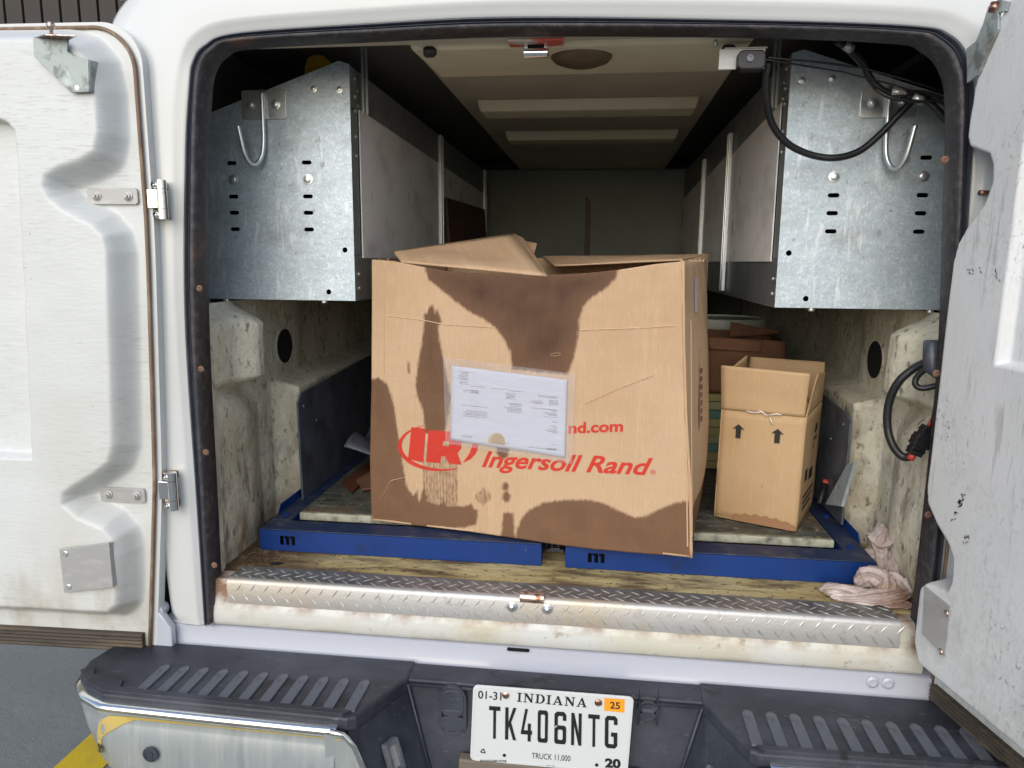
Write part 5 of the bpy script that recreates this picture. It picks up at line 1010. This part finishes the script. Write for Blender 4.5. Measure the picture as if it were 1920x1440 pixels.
sheet('back_panel', sp(a1, 0, 0, dpt), sp(a0, 0, 0, dpt), sp(t0, TL_[1], 0, dpt), sp(t1, TR_[1], 0, dpt), card_b, sb, seed=14, amp=.002, solid=.003)
sheet('bottom_panel', sp(a0, .002, 0, dpt), sp(a1, .002, 0, dpt), sp(a1, .002), sp(a0, .002), card_b, sb, seed=14, amp=0, solid=.003)
off = .0018
fl1 = onP(1352, 685, sBL+sN*.012, sN); fl2 = onP(1519, 701, sBL+sN*.012, sN)
sheet('front_flap', f01+sN*off+BZ*.0006, f11+sN*off-sD*.004+BZ*.0006, fl2, fl1, card_b, sb, seed=15, amp=.003, solid=.003)
sheet('right_flap', f11+BZ*.001, sp(t1, TR_[1]+.003, 0, dpt), sp(t1+.012, TR_[1]+.092, 0, dpt*.70), sp(t1+.004, TR_[1]+.098, 0, dpt*.42), card_b, sb, seed=16, amp=.006, solid=.003)
sheet('back_flap', sp(t1, TR_[1]+.002, 0, dpt), sp(t0, TL_[1], 0, dpt), onP(1408, 669, sBL+sK*(dpt+.02), sN), onP(1547, 679, sBL+sK*(dpt+.02), sN), card_b, sb, seed=17, amp=.003, solid=.003)
sheet('left_flap', sp(t0, TL_[1], 0, dpt), f01, sp(t0-.012, TL_[1]+.085, 0, .03), onP(1400, 666, sBL+sK*dpt*.6, sN), card_b, sb, seed=18, amp=.004, solid=.003)
def arrow(px, py):
    a, b = sab(px, py); s_ = .0185
    V, F = plate2d([[(-.35*s_, -1.0*s_), (.35*s_, -1.0*s_), (.35*s_, .35*s_), (.85*s_, .25*s_), (0, 1.0*s_), (-.85*s_, .25*s_), (-.35*s_, .35*s_)]], 0)
    obj('up_arrow', [sp(a+v[0], b+v[1], .0035) for v in V], F, black_print, sb)
arrow(1385, 808); arrow(1458, 817)
tp_ = G()
for x0, y0, x1, y1 in ((1400, 770, 1415, 773), (1412, 774, 1432, 771), (1424, 768, 1440, 779), (1440, 778, 1458, 775), (1455, 775, 1466, 777), (1444, 782, 1450, 795)):
    A, Bq = sp(*sab(x0, y0), .004), sp(*sab(x1, y1), .005); tp_.tube([A, (A+Bq)/2+sN*.002, Bq], .0018, 5)
tp_.obj('torn_tape', mat('torn_tape_white', (.75, .68, .62), .5), sb, smooth=True)
# printed marks on its right side
def sr_(d_, z_): return sBL+sD*(a1+.003)+sK*d_+BZ*z_
for z_, h_, d0, d1 in ((.262, .05, .15, .20), (.238, .018, .055, .115), (.225, .022, .125, .2), (.205, .008, .06, .2), (.185, .012, .07, .16), (.115, .03, .06, .09), (.105, .028, .12, .17), (.072, .006, .05, .2), (.056, .006, .05, .19), (.04, .006, .05, .17)):
    obj('side_print', [sr_(d0, z_), sr_(d1, z_), sr_(d1, z_+h_), sr_(d0, z_+h_)], [(0, 1, 2, 3)], black_print, sb)
V = []
for k in range(21):
    a = .05+k/20*(sW-.052); zz = .014+.012*sin(pi*k/20)**.6+.003*sin(k*1.9); V += [sp(a, .001, .0032), sp(a, zz, .0034)]
obj('damp_stain', V, [(2*k, 2*k+2, 2*k+3, 2*k+1) for k in range(20)], mat('damp_card', (.30, .16, .075), .7), sb)
# ================================================================== THINGS BEHIND
b2 = thing('brown_carton', 'old reddish-brown open carton behind the small arrow-marked one', 'carton', (.52, .95, .885))
def Y9(x, y, Y): return onY(x, y, Y)
pf = [Y9(1325, 752, .85), Y9(1470, 760, .85), Y9(1472, 640, .85), Y9(1325, 632, .85)]
pf[0][2] = pf[1][2] = 1.14
sheet('front_panel', *pf, card_d, b2, seed=21, amp=.004)
bk = np.array([.03, .30, 0]); sheet('right_panel', pf[1], pf[1]+bk, pf[2]+bk, pf[2], card_d, b2, seed=22, amp=.004); sheet('back_panel', pf[1]+bk, pf[0]+bk, pf[3]+bk, pf[2]+bk, card_d, b2, seed=23); sheet('left_panel', pf[0]+bk, pf[0], pf[3], pf[3]+bk, card_d, b2, seed=24)
sheet('back_flap', pf[2]+bk*.8, Y9(1368, 632, 1.1), Y9(1370, 603, 1.1), Y9(1462, 622, 1.1), card_d, b2, seed=25)
sheet('front_flap', pf[3]+BN*.003, Y9(1432, 640, .85), Y9(1424, 660, .84), Y9(1330, 655, .84), card_d, b2, seed=26)
u2 = thing('flat_stack', 'stack of pale yellow-green sheets under the brown carton', 'stack', (.48, .9, .885))
for i in range(9): G().box(.40+.003*(i % 3), .66, .86+.004*(i % 2), 1.15, .885+.028*i+.0005, .885+.028*i+.0262).obj('sheet', mat('sheet_tone_%d' % i, [(.42, .38, .16), (.40, .40, .22), (.14, .30, .26), (.45, .42, .2)][(i*3) % 4], .7), u2, bevel=.002)
bu = thing('white_bucket', 'lidded white plastic bucket at the back behind brown carton', 'bucket', (.55, 1.4, .82))
G().lathe([(0, 0), (.135, 0), (.150, .40), (.150, .48)], (.55, 1.42, .82), 'Z', 40).obj('bucket_body', bucket_m, bu, smooth=True, edge=40)
G().lathe([(0, .48), (.156, .48), (.160, .485), (.160, .515), (.154, .522), (.150, .515), (0, .515)], (.55, 1.42, .82), 'Z', 40).obj('bucket_lid', bucket_m, bu, smooth=True, edge=40)
G().lathe([(0, .42), (.153, .42), (.156, .424), (.153, .428), (0, .428)], (.55, 1.42, .82), 'Z', 40).obj('bucket_rim_band', bucket_m, bu, smooth=True)
# ================================================================== CABLES
def loom(P, r, n=8, pitch=.0042, rib_=.09):
    pts = spline(P, 24); pts = resample(pts, max(12, int(sum(np.linalg.norm(np.diff(np.array(pts), axis=0), axis=1))/pitch*2)))
    return [tuple(p_) for p_ in pts], [r*(1+(rib_ if i % 2 else -rib_)) for i in range(len(pts))]
def C(px, py, Y): return onY(px, py, Y)
lm = thing('loom_harness', 'black corrugated loom looping over the cabinet end panel', 'cable', (.6, .2, 1.9))
p_, r_ = loom([C(1440, 118, .07), C(1436, 150, .08), C(1438, 190, .10), C(1449, 235, .13), C(1478, 270, .15), C(1520, 290, .165), C(1565, 296, .17), C(1610, 284, .18), C(1650, 252, .185), C(1685, 215, .185), C(1716, 186, .18), C(1745, 178, .17)], .0072)
G().tube(p_, r_, 12).obj('long_loop', loom_m, lm, smooth=True)
p_, r_ = loom([C(1570, 76, .10), C(1592, 92, .12), C(1618, 120, .14), C(1632, 148, .15), C(1655, 170, .155), C(1690, 180, .16), C(1725, 183, .16), C(1750, 200, .155), C(1780, 232, .15)], .0078)
G().tube(p_, r_, 12).obj('main_trunk', loom_m, lm, smooth=True)
G().tube([C(1436, 112, .06), C(1500, 122, .12), C(1580, 135, .14), C(1680, 160, .14), C(1790, 200, .14)], .0018, 6).tube([C(1440, 108, .06), C(1530, 116, .12), C(1620, 128, .13), C(1700, 150, .13), C(1795, 180, .13)], .0022, 6).tube(spline([C(1680, 185, .15), C(1720, 172, .15), C(1790, 190, .14)], 5), .004, 8).tube(spline([C(1640, 165, .15), C(1668, 182, .14), C(1716, 190, .14), C(1760, 190, .14), C(1792, 215, .14)], 5), .004, 8).obj('loose_wires', loom_m, lm, smooth=True)
tpm = mat('silver_tape_wrap', (.55, .55, .53), .35, .6, bump=[(90, S1, .002)])
for qa, qb, qr in ((C(1583, 84, .108), C(1597, 92, .115), .0088), (C(1672, 172, .15), C(1698, 174, .15), .0062), (C(1712, 182, .145), C(1730, 190, .145), .0088)): G().tube([qa, qb], qr, 12).obj('tape_band', tpm, lm, smooth=True)
# lower loop with plug
ll = thing('plug_harness', 'black cable loop with a rectangular plug beside the door seal', 'cable', (.72, .1, 1.2))
D_ = lambda x, y, Y=.06: onY(x, y, Y)
p_, r_ = loom([D_(1790, 612, .02), D_(1768, 640, .04), D_(1748, 672, .06), D_(1715, 690, .08), D_(1685, 716, .09), D_(1667, 755, .10), D_(1664, 800, .10), D_(1674, 835, .09), D_(1692, 856, .08), D_(1708, 856, .07)], .0085)
G().tube(p_, r_, 12).obj('cable_loop', loom_m, ll, smooth=True)
p_, r_ = loom([D_(1790, 650, .02), D_(1764, 676, .04), D_(1738, 690, .05), D_(1720, 706, .06), D_(1716, 720, .06), D_(1728, 728, .055), D_(1752, 724, .045), D_(1775, 716, .03)], .0062)
G().tube(p_, r_, 12).obj('small_loop', loom_m, ll, smooth=True)
G().tube(spline([D_(1772, 620, .03), D_(1762, 700, .035), D_(1756, 760, .04), D_(1748, 800, .045)], 8), .0055, 10).obj('drop_cable', loom_m, ll, smooth=True)
G().tube([D_(1748, 640, .045), D_(1745, 690, .05), D_(1766, 700, .04)], .016, 10).obj('wrapped_bundle', rubber, ll, smooth=True)
a, b = D_(1744, 800, .05), D_(1712, 852, .06); e = (b-a)/np.linalg.norm(b-a); f = np.cross(e, [0, 1, 0.]); f /= np.linalg.norm(f); h = np.array([0, .012, 0])
pb = G(); L_ = np.linalg.norm(b-a)
for t0_, t1_, w_ in ((0, .32, .013), (.30, .70, .017), (.66, 1.0, .013), (.1, .2, .0145), (.42, .5, .0185), (.78, .88, .0145)):
    P0_, P1_ = a+e*L_*t0_, a+e*L_*t1_; hh_ = h*(1 if w_ < .015 else 1.15)
    pb.hexa([P0_-f*w_-hh_, P0_+f*w_-hh_, P1_+f*w_-hh_, P1_-f*w_-hh_, P0_-f*w_+hh_, P0_+f*w_+hh_, P1_+f*w_+hh_, P1_-f*w_+hh_])
pb.obj('plug_body', connector_m, ll, bevel=.0015, recalc=True)
G().tube([a-e*.016, a+e*.002], .0075, 10).tube([b-e*.002, b+e*.012], .0075, 10).obj('red_plug_collar', red_m, ll, smooth=True)
# ================================================================== RAG
def cloth_roll(pts, rad, seed, r, lobes=5, flat=.62):
    """one twisted, pleated run of cloth: a tapering surface with deep lengthwise pleats"""
    P = resample(spline([np.array(p, float) for p in pts], 10), 46); n = 84; V = []; up = np.array([0, 0, 1.])
    for i, p in enumerate(P):
        t = P[min(i+1, 45)]-P[max(i-1, 0)]; t /= np.linalg.norm(t); sd = np.cross(t, up); sd /= np.linalg.norm(sd); u = np.cross(sd, t); k = i/45
        R_ = np.interp(k, np.linspace(0, 1, len(rad)), rad)*(1.35 if seed > 12 else 1.2)*(.9+.35*mnoise.noise(Vector((k*5, seed, 0))))
        R_ *= min(1, .3+i*.2, .3+(45-i)*.2)
        for j in range(n):
            a = 2*pi*j/n; tw = a*(lobes*2-1) + k*4.5*(1 if seed % 2 else -1) + 2.6*mnoise.noise(Vector((k*3, a*.6, seed)))
            m_ = 1 + .26*(1-2*abs(sin(tw/2))**.7) + .16*mnoise.noise(Vector((cos(a)*2.2, sin(a)*2.2, k*9+seed))) + .07*(1-2*abs(mnoise.noise(Vector((cos(a)*4, sin(a)*4, k*16+seed)))))
            q = p + sd*cos(a)*R_*m_ + u*sin(a)*R_*m_*flat; q[2] = max(q[2], .8160+.0004*((i*7+j) % 5)); V.append(q)
    F = [(i*n+j, i*n+(j+1) % n, (i+1)*n+(j+1) % n, (i+1)*n+j) for i in range(45) for j in range(n)] + [tuple(range(n-1, -1, -1)), tuple(45*n+j for j in range(n))]
    return obj('cloth_fold', V, F, rag_m, r, smooth=True)
ra1 = thing('crumpled_rag', 'crumpled pinkish rag bunched on the floor before the blue frame corner', 'rag', (.69, .11, .816), 'crumpled cleaning rags')
cloth_roll([(.585, .118, .822), (.63, .108, .830), (.68, .090, .826), (.74, .072, .822), (.77, .066, .820)], [.012, .020, .022, .020, .012], 1, ra1, 6, .5)
cloth_roll([(.60, .092, .820), (.65, .080, .824), (.70, .078, .832), (.75, .092, .838), (.765, .115, .835)], [.010, .016, .021, .022, .012], 4, ra1, 5, .6)
cloth_roll([(.665, .128, .834), (.69, .118, .862), (.715, .105, .855), (.722, .090, .834)], [.010, .022, .024, .012], 7, ra1, 4, .8)
cloth_roll([(.715, .140, .826), (.735, .128, .846), (.755, .112, .842), (.768, .090, .828)], [.012, .024, .024, .012], 10, ra1, 5, .75)
ra2 = thing('crumpled_rag', 'stained rag wedged between blue frame and cream side wall', 'rag', (.75, .2, .816), 'crumpled cleaning rags')
cloth_roll([(.744, .155, .832), (.750, .19, .850), (.757, .235, .868), (.765, .28, .880)], [.014, .022, .024, .016], 13, ra2, 4, .9)
cloth_roll([(.742, .215, .895), (.755, .235, .905), (.768, .265, .902), (.775, .30, .885)], [.012, .026, .027, .014], 16, ra2, 3, .75)
cloth_roll([(.765, .15, .835), (.770, .20, .860), (.775, .25, .870)], [.012, .020, .012], 19, ra2, 4, .9)
